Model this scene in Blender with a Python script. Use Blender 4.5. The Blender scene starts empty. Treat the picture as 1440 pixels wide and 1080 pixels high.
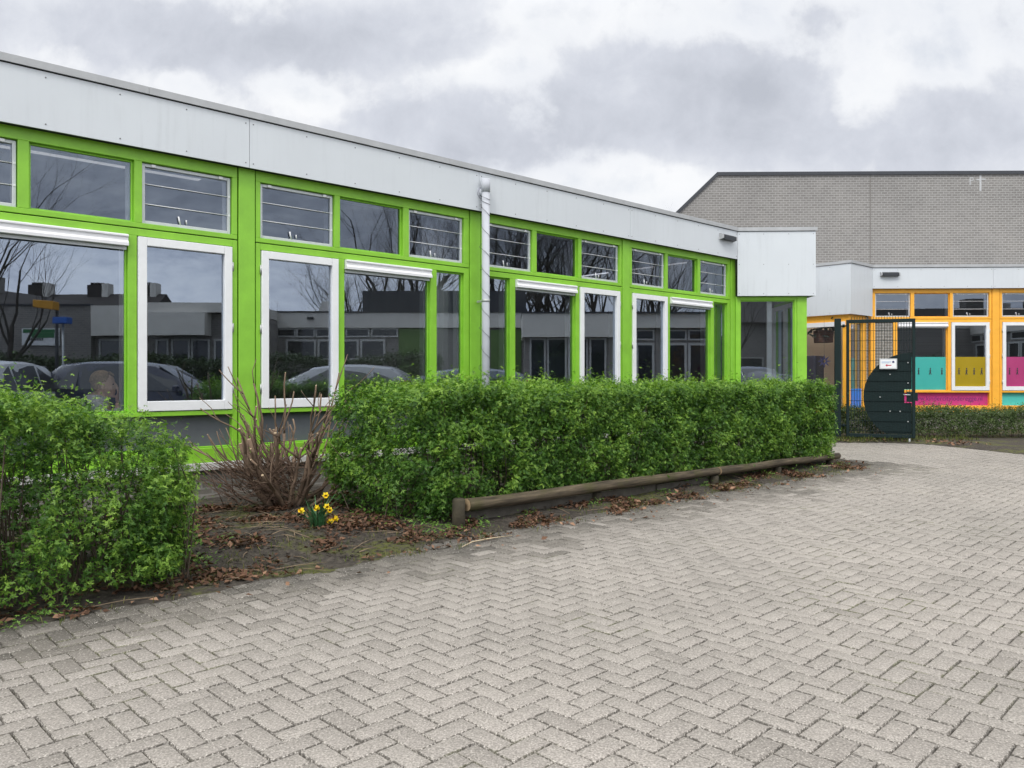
import bpy, math, random
import numpy as np
from mathutils import Vector, Matrix, Euler

R = math.radians
rnd = random.Random(7)
nr = np.random.default_rng(11)
SC = bpy.context.scene
COL = SC.collection

# ------------------------------------------------------------------ camera
F = 1090.0; HZ = 530.0; CX = 720.0; H = 1.3
cam_d = bpy.data.cameras.new("camera"); cam = bpy.data.objects.new("camera", cam_d); COL.objects.link(cam)
cam.location = (0, 0, H); cam.rotation_euler = (R(90), 0, 0)
cam_d.sensor_width = 36; cam_d.lens = 36 * F / 1440; cam_d.shift_y = (HZ - 540) / 1440
cam_d.clip_start = 0.05; cam_d.clip_end = 2000
SC.camera = cam

# ------------------------------------------------------------------ world (overcast sky)
SUN_EL, SUN_AZ = 48.0, 200.0      # azimuth clockwise from +Y: behind the camera
wld = bpy.data.worlds.new("World"); SC.world = wld; wld.use_nodes = True
class NG:
    def __init__(s, nt): s.nt = nt
    def new(s, t, **k):
        n = s.nt.nodes.new(t)
        for a, v in k.items(): setattr(n, a, v)
        return n
    def link(s, a, b): s.nt.links.new(a, b)
    def put(s, sock, v):
        if isinstance(v, bpy.types.NodeSocket): s.link(v, sock)
        elif v is not None: sock.default_value = v
    def m(s, op, a, b=None, c=None, clamp=False):
        n = s.new("ShaderNodeMath", operation=op, use_clamp=clamp)
        for i, v in enumerate((a, b, c)):
            if v is not None: s.put(n.inputs[i], v)
        return n.outputs[0]
    def mix(s, f, a, b, blend='MIX'):
        n = s.new("ShaderNodeMix", data_type='RGBA', blend_type=blend)
        s.put(n.inputs[0], f); s.put(n.inputs[6], a); s.put(n.inputs[7], b)
        return n.outputs[2]
    def ramp(s, f, stops, interp='LINEAR'):
        n = s.new("ShaderNodeValToRGB"); cr = n.color_ramp; cr.interpolation = interp
        while len(cr.elements) < len(stops): cr.elements.new(0.5)
        for e, (p, c) in zip(cr.elements, stops):
            e.position = p; e.color = c if len(c) == 4 else (*c, 1)
        s.put(n.inputs[0], f); return n.outputs[0]
    def noise(s, vec, scale, detail=4, rough=0.55, dist=0.0):
        n = s.new("ShaderNodeTexNoise"); s.put(n.inputs['Vector'], vec)
        n.inputs['Scale'].default_value = scale; n.inputs['Detail'].default_value = detail
        n.inputs['Roughness'].default_value = rough; n.inputs['Distortion'].default_value = dist
        return n.outputs['Fac']
    def mapr(s, v, a, b, c=0.0, d=1.0):
        n = s.new("ShaderNodeMapRange", clamp=True); s.put(n.inputs[0], v)
        for i, x in enumerate((a, b, c, d)): n.inputs[i + 1].default_value = x
        return n.outputs[0]
    def vec(s, x, y, z):
        n = s.new("ShaderNodeCombineXYZ")
        for i, v in enumerate((x, y, z)): s.put(n.inputs[i], v)
        return n.outputs[0]
    def sep(s, v):
        n = s.new("ShaderNodeSeparateXYZ"); s.put(n.inputs[0], v); return n.outputs
g = NG(wld.node_tree)
for n in list(wld.node_tree.nodes): wld.node_tree.nodes.remove(n)
tc = g.new("ShaderNodeTexCoord").outputs['Generated']
dx, dy, dz = g.sep(tc)
sky = g.new("ShaderNodeTexSky", sky_type='NISHITA', sun_disc=False)
sky.sun_elevation = R(SUN_EL); sky.sun_rotation = R(SUN_AZ)
zc = g.m('ADD', g.m('MAXIMUM', dz, 0.0), 0.30)
p = g.vec(g.m('DIVIDE', dx, zc), g.m('DIVIDE', dy, zc), g.m('MULTIPLY', dz, 1.5))
dyc = g.m('MAXIMUM', dy, 0.08); u = g.m('DIVIDE', dx, dyc); v = g.m('DIVIDE', dz, dyc)
front = g.mapr(dy, 0.1, 0.35)
uv = g.vec(g.m('ADD', u, 5.0), v, 2.0)
lump = g.noise(uv, 5.5, 12, 0.60, 0.1)                     # billows
lump2 = g.noise(uv, 2.6, 6, 0.55)
far = g.noise(p, 1.7, 9, 0.58, 0.3)                         # the rest of the dome
w1 = g.m('MULTIPLY', g.m('SUBTRACT', lump2, 0.5), 0.22)
uu = g.m('ADD', u, w1); vv = g.m('ADD', v, g.m('MULTIPLY', w1, 0.6))
def bank(px, py, rx, ry, amp):                              # cloud banks laid out by direction (u = x/y, v = z/y)
    a = g.m('DIVIDE', g.m('SUBTRACT', uu, (px - CX) / F), rx / F); b = g.m('DIVIDE', g.m('SUBTRACT', vv, (HZ - py) / F), ry / F)
    return g.m('MULTIPLY', g.m('EXPONENT', g.m('MULTIPLY', g.m('ADD', g.m('MULTIPLY', a, a), g.m('MULTIPLY', b, b)), -1.0)), amp)
tot = None
for bk in ((1010, 140, 190, 62, .62), (900, 112, 55, 36, .20), (1100, 95, 80, 48, .30), (1000, 200, 270, 34, .36), (810, 155, 60, 46, .30), (1340, 185, 110, 60, .46),
           (300, 75, 150, 52, .40), (170, 30, 170, 36, .28), (470, 50, 110, 40, .34), (600, 158, 100, 36, .34), (690, 210, 90, 34, .34), (590, 30, 110, 36, .26), (1180, 22, 60, 22, .20), (1420, 40, 80, 60, .16),
           (445, 135, 70, 30, -.42), (695, 95, 50, 24, -.36), (870, 264, 120, 24, -.45), (1225, 120, 50, 60, -.40), (780, 22, 120, 22, -.22), (60, 80, 70, 30, -.20), (1330, 90, 80, 30, -.25), (230, 120, 50, 20, -.2)):
    b = bank(*bk); tot = b if tot is None else g.m('ADD', tot, b)
lump4 = g.noise(uv, 17.0, 8, 0.6, 0.2)
ff = g.m('ADD', g.m('ADD', tot, g.m('ADD', 0.24, g.m('MULTIPLY', g.m('SUBTRACT', lump4, 0.5), 0.45))), g.m('ADD', g.m('MULTIPLY', g.m('SUBTRACT', lump, 0.5), 1.7), g.m('MULTIPLY', g.m('SUBTRACT', lump2, 0.5), 0.5)))
fb = g.m('ADD', 0.30, g.m('MULTIPLY', g.m('SUBTRACT', far, 0.5), 1.8))
fld = g.m('ADD', g.m('MULTIPLY', ff, front), g.m('MULTIPLY', fb, g.m('SUBTRACT', 1.0, front)))
mask = g.new("ShaderNodeMapRange", clamp=True, interpolation_type='SMOOTHSTEP'); g.link(fld, mask.inputs[0]); mask.inputs[1].default_value = .14; mask.inputs[2].default_value = .46
lump3 = g.noise(uv, 15.0, 8, 0.62, 0.3)
shade = g.m('ADD', g.m('ADD', g.m('MULTIPLY', g.m('SUBTRACT', lump, 0.5), 1.7), g.m('MULTIPLY', g.m('SUBTRACT', lump3, 0.5), 0.7)), g.m('ADD', 0.5, g.m('MULTIPLY', g.m('SUBTRACT', 0.5, fld), 0.55)), clamp=True)
grey = g.ramp(shade, ((0.1, (.52, .55, .62)), (.5, (.66, .69, .765)), (.9, (.84, .865, .92))))
white = g.ramp(g.m('ADD', g.m('MULTIPLY', lump, .7), g.m('MULTIPLY', far, .3)), ((.35, (.82, .85, .91)), (.55, (.95, .965, .99)), (.7, (1.02, 1.02, 1.03))))
cloud = g.mix(mask.outputs[0], white, grey)
elev = g.mapr(dz, 0.42, 0.95, 1.0, 2.2)
cloud = g.mix(g.mapr(dz, 0.42, 0.8), cloud, g.mix(1.0, cloud, (1.06, 1.0, .90, 1), 'MULTIPLY'))
back = g.mapr(dy, 0.15, -0.5, 1.0, 1.75)
lum = g.m('MULTIPLY', g.m('MULTIPLY', elev, back), 10.0)
cl10 = g.new("ShaderNodeVectorMath", operation='SCALE'); g.link(cloud, cl10.inputs[0]); g.link(lum, cl10.inputs['Scale'])
cover = g.mapr(fld, -.30, 0.0, 0.86, 1.0)
skc = g.mix(cover, sky.outputs[0], cl10.outputs[0])
bg = g.new("ShaderNodeBackground"); g.link(skc, bg.inputs['Color']); bg.inputs['Strength'].default_value = 0.1
wo = g.new("ShaderNodeOutputWorld"); g.link(bg.outputs[0], wo.inputs['Surface'])
# ------------------------------------------------------------------ sun (behind thin cloud)
sl = bpy.data.lights.new("sun", 'SUN'); so = bpy.data.objects.new("sun", sl); COL.objects.link(so)
sl.energy = 1.4; sl.angle = R(14); sl.color = (1, .96, .89)
az = R(SUN_AZ)
sd = Vector((math.sin(az) * math.cos(R(SUN_EL)), math.cos(az) * math.cos(R(SUN_EL)), math.sin(R(SUN_EL))))
so.rotation_euler = (-sd).to_track_quat('-Z', 'Y').to_euler(); so.location = (0, -5, 30)
# ------------------------------------------------------------------ exposure
vs = SC.view_settings; vs.view_transform = 'Standard'; vs.look = 'None'; vs.exposure = 0.0; vs.gamma = 1.0
SC.cycles.use_denoising = True
SC.cycles.max_bounces = 10; SC.cycles.transparent_max_bounces = 24; SC.cycles.glossy_bounces = 3
SC.cycles.diffuse_bounces = 3

# ------------------------------------------------------------------ geometry of the place
PHI = math.atan2(F, 1200.0); cP, sP = math.cos(PHI), math.sin(PHI)
Y0 = 12425.0 / 1569; P0 = Vector(((351 - CX) / F * Y0, Y0, 0))
def toworld(x, y, z=0): return Vector((P0.x + x * cP - y * sP, P0.y + x * sP + y * cP, z))
def toloc(X, Y):
    a, b = X - P0.x, Y - P0.y
    return a * cP + b * sP, -a * sP + b * cP
CL = toloc(0, 0)
def fac(px, py, yl=0.0):
    t = (px - CX) / F; lx, ly = t * cP + sP, -t * sP + cP
    k = (yl - CL[1]) / ly
    return CL[0] + k * lx, H + (HZ - py) / F * k
def V(px, py, Yd):                       # a point seen mirrored in the long glass front, Yd metres away
    X = (px - CX) / F * Yd; z = H + (HZ - py) / F * Yd
    x, y = toloc(X, Yd)
    return toworld(x, 0.3 - y, z)
VROT = 2 * PHI                           # heading of things that stand square-on in the reflections
def pt(px, py, Y): return Vector(((px - CX) / F * Y, Y, H + (HZ - py) / F * Y))

# ------------------------------------------------------------------ helpers
class MB:
    def __init__(s, M=None): s.v = []; s.f = []; s.mi = []; s.M = M; s.sm = []
    def add(s, vs, fs, mi=0, smooth=False):
        o = len(s.v)
        if s.M is not None: vs = [s.M @ Vector(q) for q in vs]
        s.v.extend([tuple(q) for q in vs])
        for q in fs: s.f.append(tuple(i + o for i in q)); s.mi.append(mi); s.sm.append(smooth)
    def box(s, x0, x1, y0, y1, z0, z1, mi=0):
        if x1 < x0: x0, x1 = x1, x0
        v = [(x0, y0, z0), (x1, y0, z0), (x1, y1, z0), (x0, y1, z0), (x0, y0, z1), (x1, y0, z1), (x1, y1, z1), (x0, y1, z1)]
        s.add(v, [(3, 2, 1, 0), (4, 5, 6, 7), (0, 1, 5, 4), (1, 2, 6, 5), (2, 3, 7, 6), (3, 0, 4, 7)], mi)
    def tube(s, pts, rad, n=8, mi=0, caps=True, smooth=True):
        pts = [Vector(q) for q in pts]
        if not hasattr(rad, '__len__'): rad = [rad] * len(pts)
        vs, fs = [], []; prev = None
        for i, q in enumerate(pts):
            d = (pts[min(i + 1, len(pts) - 1)] - pts[max(i - 1, 0)])
            d = d.normalized() if d.length > 1e-9 else Vector((0, 0, 1))
            if prev is None:
                a = d.orthogonal().normalized()
            else:
                a = prev - d * prev.dot(d); a = a.normalized() if a.length > 1e-6 else d.orthogonal().normalized()
            prev = a; b = d.cross(a)
            for k in range(n):
                t = 2 * math.pi * k / n
                vs.append(q + (a * math.cos(t) + b * math.sin(t)) * rad[i])
        for i in range(len(pts) - 1):
            for k in range(n):
                k2 = (k + 1) % n
                fs.append((i * n + k, i * n + k2, (i + 1) * n + k2, (i + 1) * n + k))
        s.add(vs, fs, mi, smooth)
        if caps:
            m = len(s.v) - len(vs)
            s.f.append(tuple(m + k for k in reversed(range(n)))); s.mi.append(mi); s.sm.append(False)
            m2 = m + (len(pts) - 1) * n
            s.f.append(tuple(m2 + k for k in range(n))); s.mi.append(mi); s.sm.append(False)
    def extr(s, prof, x0, x1, mi=0, axis='x'):            # profile (a,b) extruded along x (a=y, b=z) or y (a=x, b=z)
        n = len(prof)
        if axis == 'x': vs = [(x0, a, b) for a, b in prof] + [(x1, a, b) for a, b in prof]
        else: vs = [(a, x0, b) for a, b in prof] + [(a, x1, b) for a, b in prof]
        fs = [(k, (k + 1) % n, n + (k + 1) % n, n + k) for k in range(n)]
        fs += [tuple(reversed(range(n))), tuple(range(n, 2 * n))]
        s.add(vs, fs, mi)
    def ell(s, c, r, seg=16, ring=10, mi=0, rot=None):
        vs, fs = [], []
        for i in range(ring + 1):
            th = math.pi * i / ring
            for k in range(seg):
                a = 2 * math.pi * k / seg
                q = Vector((r[0] * math.sin(th) * math.cos(a), r[1] * math.sin(th) * math.sin(a), r[2] * math.cos(th)))
                if rot is not None: q = rot @ q
                vs.append(Vector(c) + q)
        for i in range(ring):
            for k in range(seg):
                k2 = (k + 1) % seg
                fs.append((i * seg + k, (i + 1) * seg + k, (i + 1) * seg + k2, i * seg + k2))
        s.add(vs, fs, mi, True)
    def frame(s, x0, x1, z0, z1, w, y0, y1, wb=None, wt=None, mi=0):   # rectangular ring, members butted
        wb = w if wb is None else wb; wt = w if wt is None else wt
        s.box(x0, x0 + w, y0, y1, z0, z1, mi); s.box(x1 - w, x1, y0, y1, z0, z1, mi)
        s.box(x0 + w, x1 - w, y0, y1, z0, z0 + wb, mi); s.box(x0 + w, x1 - w, y0, y1, z1 - wt, z1, mi)
    def build(s, name, mats, parent=None, bevel=0, seg=2):
        me = bpy.data.meshes.new(name); me.from_pydata(s.v, [], s.f)
        if not isinstance(mats, (list, tuple)): mats = [mats]
        for m in mats: me.materials.append(m)
        me.polygons.foreach_set('material_index', s.mi); me.polygons.foreach_set('use_smooth', s.sm)
        me.update()
        o = bpy.data.objects.new(name, me); COL.objects.link(o)
        if parent is not None: o.parent = parent
        if bevel:
            b = o.modifiers.new("bevel", 'BEVEL'); b.width = bevel; b.segments = seg; b.limit_method = 'ANGLE'; b.angle_limit = R(40)
        return o
def tag(o, label=None, cat=None, group=None, kind=None):
    if label: o['label'] = label
    if cat: o['category'] = cat
    if group: o['group'] = group
    if kind: o['kind'] = kind
    return o
def empty(name, loc=(0, 0, 0), rz=0.0, parent=None):
    o = bpy.data.objects.new(name, None); COL.objects.link(o); o.location = loc; o.rotation_euler = (0, 0, rz)
    o.empty_display_size = 0.2
    if parent: o.parent = parent
    return o
def bulk(name, P, T, faces, tint, mat, parent=None, mi=None, smooth=False):
    """many small copies of one template: P (N,k,3) vertices, faces of the template, tint per copy"""
    N, k, _ = P.shape; me = bpy.data.meshes.new(name)
    me.vertices.add(N * k); me.vertices.foreach_set('co', P.reshape(-1).astype(np.float32))
    fl = np.array([len(q) for q in faces]); idx = np.concatenate([np.array(q) for q in faces])
    tot = int(fl.sum()); li = (np.arange(N)[:, None] * k + idx[None, :]).reshape(-1)
    me.loops.add(N * tot); me.loops.foreach_set('vertex_index', li.astype(np.int32))
    st = np.concatenate([[0], np.cumsum(fl)[:-1]]); ls = (np.arange(N)[:, None] * tot + st[None, :]).reshape(-1)
    me.polygons.add(N * len(faces)); me.polygons.foreach_set('loop_start', ls.astype(np.int32))
    if mi is not None: me.polygons.foreach_set('material_index', np.tile(np.array(mi, dtype=np.int32), N))
    if smooth: me.polygons.foreach_set('use_smooth', np.ones(N * len(faces), dtype=bool))
    at = me.attributes.new('tint', 'FLOAT', 'POINT'); at.data.foreach_set('value', np.repeat(tint, k).astype(np.float32))
    me.update(calc_edges=True); me.validate()
    for m in (mat if isinstance(mat, (list, tuple)) else [mat]): me.materials.append(m)
    o = bpy.data.objects.new(name, me); COL.objects.link(o)
    if parent is not None: o.parent = parent
    return o
def frames_from(nrm, roll):
    n = nrm / np.linalg.norm(nrm, axis=1, keepdims=True)
    ref = np.where(np.abs(n[:, 2:3]) > 0.9, np.array([[1., 0, 0]]), np.array([[0, 0, 1.]]))
    a = np.cross(ref, n); a /= np.linalg.norm(a, axis=1, keepdims=True); b = np.cross(n, a)
    c, s_ = np.cos(roll)[:, None], np.sin(roll)[:, None]
    return a * c + b * s_, b * c - a * s_, n
def scatter(pos, nrm, roll, size, tmpl):
    a, b, n = frames_from(nrm, roll); T = np.array(tmpl, dtype=float)
    if T.ndim == 2: T = np.repeat(T[None], len(pos), 0)
    L = T * size[:, None, None]
    return pos[:, None, :] + L[:, :, 0:1] * a[:, None, :] + L[:, :, 1:2] * b[:, None, :] + L[:, :, 2:3] * n[:, None, :]

# ------------------------------------------------------------------ materials
MATS = {}
def mat_base(name):
    m = bpy.data.materials.new(name); m.use_nodes = True; nt = m.node_tree
    for n in list(nt.nodes): nt.nodes.remove(n)
    q = NG(nt); out = q.new("ShaderNodeOutputMaterial"); b = q.new("ShaderNodeBsdfPrincipled")
    q.link(b.outputs[0], out.inputs['Surface']); return m, q, b, out
def pbr(name, col, rough=0.5, var=0.08, scale=6.0, bump=0.0, bscale=60.0, metal=0.0, spec=0.5, streak=0.0, coat=0.0):
    m, q, b, out = mat_base(name)
    co = q.new("ShaderNodeTexCoord").outputs['Object']
    n = q.noise(co, scale, 5, 0.6)
    lo = tuple(c * (1 - var) for c in col); hi = tuple(min(1, c * (1 + var)) for c in col)
    c = q.ramp(n, ((0.3, lo), (0.7, hi)))
    if streak:
        x, y, z = q.sep(co)
        s = q.noise(q.vec(q.m('MULTIPLY', x, 14.0), q.m('MULTIPLY', y, 14.0), q.m('MULTIPLY', z, 0.9)), 1.0, 4, 0.6)
        s2 = q.noise(co, 1.3, 4, 0.6)
        c = q.mix(q.m('MULTIPLY', q.m('MULTIPLY', q.mapr(s, 0.5, 0.8), q.mapr(s2, 0.4, 0.65)), streak), c, tuple(x * .55 for x in col) + (1,))
        sp = q.noise(co, 90.0, 2, 0.5)
        c = q.mix(q.m('MULTIPLY', q.m('MULTIPLY', q.mapr(sp, 0.66, 0.72), q.mapr(s2, 0.45, 0.62)), streak * 1.3), c, tuple(x * .5 for x in col) + (1,))
    q.link(c, b.inputs['Base Color'])
    q.link(q.mapr(n, 0.2, 0.8, max(0, rough - .06), min(1, rough + .08)), b.inputs['Roughness'])
    b.inputs['Metallic'].default_value = metal; b.inputs['Specular IOR Level'].default_value = spec
    b.inputs['Coat Weight'].default_value = coat
    if bump:
        bn = q.new("ShaderNodeBump"); bn.inputs['Strength'].default_value = bump; bn.inputs['Distance'].default_value = 0.01
        q.link(q.noise(co, bscale, 4, 0.6), bn.inputs['Height']); q.link(bn.outputs[0], b.inputs['Normal'])
    MATS[name] = m; return m
def brick_mat(name, c1, c2, mortar, bw=0.22, bh=0.0625, rough=0.85, axis='x', msize=0.010):
    m, q, b, out = mat_base(name)
    co = q.new("ShaderNodeTexCoord").outputs['Object']; x, y, z = q.sep(co)
    w = q.m('ADD', x, q.m('MULTIPLY', y, 1.0)) if axis == 'xy' else (x if axis == 'x' else y)
    t = q.new("ShaderNodeTexBrick"); q.link(q.vec(w, z, 0.0), t.inputs['Vector'])
    for k, vl in (('Color1', c1), ('Color2', c2), ('Mortar', mortar)): t.inputs[k].default_value = (*vl, 1)
    t.inputs['Scale'].default_value = 1.0; t.inputs['Brick Width'].default_value = bw; t.inputs['Row Height'].default_value = bh
    t.inputs['Mortar Size'].default_value = msize; t.inputs['Mortar Smooth'].default_value = 0.2; t.inputs['Bias'].default_value = -0.1
    n = q.noise(co, 0.6, 6, 0.6); n2 = q.noise(co, 30.0, 4, 0.6)
    c = q.mix(1.0, t.outputs['Color'], q.ramp(n, ((.3, (.88, .88, .885)), (.5, (1, 1, 1)), (.7, (1.09, 1.08, 1.07)))), 'MULTIPLY')
    c = q.mix(1.0, c, q.ramp(n2, ((.3, (.85, .85, .85)), (.7, (1.1, 1.1, 1.1)))), 'MULTIPLY')
    q.link(c, b.inputs['Base Color']); b.inputs['Roughness'].default_value = rough
    bn = q.new("ShaderNodeBump"); bn.inputs['Strength'].default_value = 0.5; bn.inputs['Distance'].default_value = 0.006; bn.invert = True
    q.link(t.outputs['Fac'], bn.inputs['Height']); q.link(bn.outputs[0], b.inputs['Normal'])
    MATS[name] = m; return m
def glass_mat(name, refl=0.30, tint=(.72, .83, 1.0), trans=(.90, .94, .94)):
    m = bpy.data.materials.new(name); m.use_nodes = True; nt = m.node_tree
    for n in list(nt.nodes): nt.nodes.remove(n)
    q = NG(nt); out = q.new("ShaderNodeOutputMaterial")
    t = q.new("ShaderNodeBsdfTransparent"); t.inputs[0].default_value = (*trans, 1)
    gl = q.new("ShaderNodeBsdfGlossy"); gl.inputs['Color'].default_value = (*tint, 1); gl.inputs['Roughness'].default_value = 0.0
    co = q.new("ShaderNodeTexCoord").outputs['Object']
    bn = q.new("ShaderNodeBump"); bn.inputs['Strength'].default_value = 0.004; bn.inputs['Distance'].default_value = 0.05
    q.link(q.noise(co, 1.6, 2, 0.5), bn.inputs['Height']); q.link(bn.outputs[0], gl.inputs['Normal'])
    fr = q.new("ShaderNodeFresnel"); fr.inputs['IOR'].default_value = 1.5
    f = q.m('ADD', q.m('MULTIPLY', fr.outputs[0], 1.7), refl - 0.07, clamp=True)
    mx = q.new("ShaderNodeMixShader"); q.link(f, mx.inputs[0]); q.link(t.outputs[0], mx.inputs[1]); q.link(gl.outputs[0], mx.inputs[2])
    q.link(mx.outputs[0], out.inputs['Surface']); MATS[name] = m; return m
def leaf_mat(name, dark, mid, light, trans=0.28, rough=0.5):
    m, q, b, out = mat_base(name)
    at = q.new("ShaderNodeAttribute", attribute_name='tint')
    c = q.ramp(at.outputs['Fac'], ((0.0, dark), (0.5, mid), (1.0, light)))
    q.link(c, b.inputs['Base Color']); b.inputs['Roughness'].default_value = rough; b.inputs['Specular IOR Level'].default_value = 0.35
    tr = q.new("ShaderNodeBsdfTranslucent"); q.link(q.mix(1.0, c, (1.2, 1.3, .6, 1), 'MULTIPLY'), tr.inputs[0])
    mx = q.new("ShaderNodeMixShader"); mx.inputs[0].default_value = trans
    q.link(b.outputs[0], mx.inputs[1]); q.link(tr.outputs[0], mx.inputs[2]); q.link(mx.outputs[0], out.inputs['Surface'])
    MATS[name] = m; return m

green = pbr('green_paint', (.235, .53, .036), .42, .10, 5, .06, 40, streak=.16)
green_pillar = pbr('green_pillar_paint', (.235, .53, .042), .45, .10, 4, .08, 50, streak=.20)
orange = pbr('orange_paint', (.93, .45, .045), .42, .08, 5, .05, 40)
white_paint = pbr('white_paint', (.78, .80, .82), .38, .04, 8, .03, 50)
white_alu = pbr('white_aluminium', (.74, .75, .78), .35, .03, 8)
fascia_w = pbr('fascia_board', (.60, .64, .68), .34, .03, 1.2, 0, 1, streak=.36)
trim_grey = pbr('roof_trim_grey', (.40, .415, .43), .5, .10, 5, .05, 30, metal=.1)
gap_dark = pbr('shadow_gap', (.015, .018, .015), .9)
alu = pbr('aluminium_sash', (.55, .58, .60), .4, .06, 10, metal=.25)
steel = pbr('screw_steel', (.16, .16, .17), .5, .1, 10, metal=.4)
hinge_m = pbr('hinge_zinc', (.45, .47, .47), .45, .1, 20, metal=.5)
plinth_m = brick_mat('plinth_brick', (.17, .16, .14), (.24, .225, .20), (.28, .27, .25), axis='x')
sill_m = pbr('concrete_sill', (.52, .52, .51), .7, .14, 9, .1, 60)
panel_grey = pbr('grey_enamel_panel', (.125, .135, .155), .22, .10, 3, 0, 1, spec=.7)
glass = glass_mat('window_glass')
glass_up = glass_mat('upper_window_glass', refl=0.155, trans=(.72, .74, .78))
inner_white = pbr('inner_white_wall', (.68, .67, .65), .8, .05, 3)
inner_floor = pbr('inner_floor', (.16, .15, .14), .6, .1, 3)
inner_ceiling = pbr('inner_ceiling_board', (.6, .6, .58), .9, .05, 3)
inner_dark = pbr('inner_dark_wall', (.16, .16, .155), .8, .08, 2)
pvc = pbr('grey_pvc_pipe', (.47, .495, .545), .9, .04, 6, spec=.1)
cable_m = pbr('dark_cable', (.05, .05, .06), .6)
brick_hall = brick_mat('hall_brick', (.182, .175, .167), (.228, .221, .212), (.315, .309, .30), .186, .0788, msize=.013)
brick_low = brick_mat('grey_brick', (.20, .19, .17), (.28, .265, .24), (.37, .36, .34), .21, .07)
dark_trim = pbr('dark_roof_trim', (.03, .034, .042), .45, .1, 5)
chalk = pbr('chalk_mark', (.43, .44, .45), .9, .1, 20)
gate_green = pbr('dark_green_steel', (.006, .018, .019), .6, .1, 8, spec=.25)
bark = pbr('bark', (.085, .072, .058), .9, .3, 14, .5, 60)
black_rub = pbr('black_rubber', (.02, .02, .02), .7, .1, 10)

# ------------------------------------------------------------------ ground
def poly_sheet(name, pts, z, mat):
    me = bpy.data.meshes.new(name); me.from_pydata([(x, y, z) for x, y in pts], [], [tuple(range(len(pts)))])
    me.materials.append(mat); o = bpy.data.objects.new(name, me); COL.objects.link(o); return o
asphalt = pbr('far_ground', (.17, .165, .155), .9, .15, .5, .3, 40)
g0 = poly_sheet('ground', [(-400, -400), (400, -400), (400, 400), (-400, 400)], -0.06, asphalt); tag(g0, kind='structure')
m, q, b, out = mat_base('joint_sand')
co = q.new("ShaderNodeTexCoord").outputs['Object']
mo = q.m('MULTIPLY', q.mapr(q.noise(co, 0.55, 4, .6), .52, .68), q.mapr(q.noise(co, 9.0, 3, .6), .38, .62))
q.link(q.mix(mo, q.ramp(q.noise(co, 60, 3), ((.3, (.010, .009, .007)), (.7, (.040, .034, .027)))), (.085, .10, .022, 1)), b.inputs['Base Color'])
b.inputs['Roughness'].default_value = .95; MATS['joint_sand'] = m
JX0, JX1, JY0, JY1 = -7.0, 11.5, -1.0, 16.6
g1 = poly_sheet('paving_bed', [(JX0, JY0), (JX1, JY0), (JX1, JY1), (JX0, JY1)], -0.022, m); tag(g1, kind='structure')

# paver material
def paver_mat(name, edge):
    m, q, b, out = mat_base(name)
    co = q.new("ShaderNodeTexCoord").outputs['Object']
    at = q.new("ShaderNodeAttribute", attribute_name='tint').outputs['Fac']
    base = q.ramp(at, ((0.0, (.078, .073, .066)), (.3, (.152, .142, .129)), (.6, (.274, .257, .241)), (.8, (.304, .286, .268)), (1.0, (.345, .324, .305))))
    n = q.noise(co, 120, 3, .6)
    c = q.mix(1.0, base, q.ramp(n, ((.25, (.50, .49, .48)), (.5, (1, 1, 1)), (.75, (1.50, 1.49, 1.47)))), 'MULTIPLY')
    vo = q.new("ShaderNodeTexVoronoi"); vo.inputs['Scale'].default_value = 150.0; q.link(co, vo.inputs['Vector'])
    wn = q.new("ShaderNodeTexWhiteNoise", noise_dimensions='3D'); q.link(vo.outputs['Position'], wn.inputs['Vector'])
    grain = q.m('MULTIPLY', q.mapr(wn.outputs['Value'], .80 if not edge else .62, .86 if not edge else .66), q.mapr(vo.outputs['Distance'], 0.52, 0.36))
    c = q.mix(q.m('MULTIPLY', grain, .40 if not edge else .55), c, (.66, .635, .59, 1))
    dk = q.m('MULTIPLY', q.mapr(wn.outputs['Value'], .16 if not edge else .60, .10 if not edge else .50), .25 if not edge else .70)
    c = q.mix(dk, c, (.06, .055, .045, 1))
    mos = q.m('MULTIPLY', q.mapr(q.noise(co, .7, 4, .6), .52, .66), q.mapr(q.noise(co, 14.0, 3, .6), .42, .62))
    if edge: c = q.mix(q.m('MULTIPLY', mos, .8), c, (.10, .115, .03, 1))
    big = q.noise(co, .55, 5, .6)
    c = q.mix(1.0, c, q.ramp(big, ((.3, (.84, .84, .83)), (.7, (1.08, 1.07, 1.06)))), 'MULTIPLY')
    q.link(c, b.inputs['Base Color']); b.inputs['Roughness'].default_value = .88
    bn = q.new("ShaderNodeBump"); bn.inputs['Strength'].default_value = .55; bn.inputs['Distance'].default_value = .003
    q.link(q.noise(co, 220, 3, .7), bn.inputs['Height']); q.link(bn.outputs[0], b.inputs['Normal'])
    MATS[name] = m; return m
pav = [paver_mat('concrete_paver', False), paver_mat('concrete_paver_edge', True)]
PW = 0.0965; PA = R(44.6); PO = (0.0108, 3.0258)
def right_edge(Y):                      # where the paving stops on the right, metres east
    return 8.05 + (14.9 - Y) * 0.30 if Y > 9 else 30.0
bx = []; cpa, spa = math.cos(PA), math.sin(PA)
for i in range(-160, 190):
    for j in range(-150, 170):
        k = (i - j) % 4
        if k == 0: cx_, cy_, hx, hy = i + 1, j + .5, 1.0, .5
        elif k == 3: cx_, cy_, hx, hy = i + .5, j + 1, .5, 1.0
        else: continue
        X = PO[0] + (cx_ * cpa - cy_ * spa) * PW; Y = PO[1] + (cx_ * spa + cy_ * cpa) * PW
        if not (JX0 < X < JX1 and .2 < Y < JY1 - .1): continue
        s, n = toloc(X, Y)
        if n > -2.62 and s < 8.35: continue
        if n > -0.6 and s < 10.6: continue
        if X > right_edge(Y) or (Y > 15.35 and X > 6.3): continue
        bx.append((X, Y, hx, hy, s, n))
B = np.array(bx); N = len(B)
gapw = 0.0064; bev = 0.0026
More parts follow.
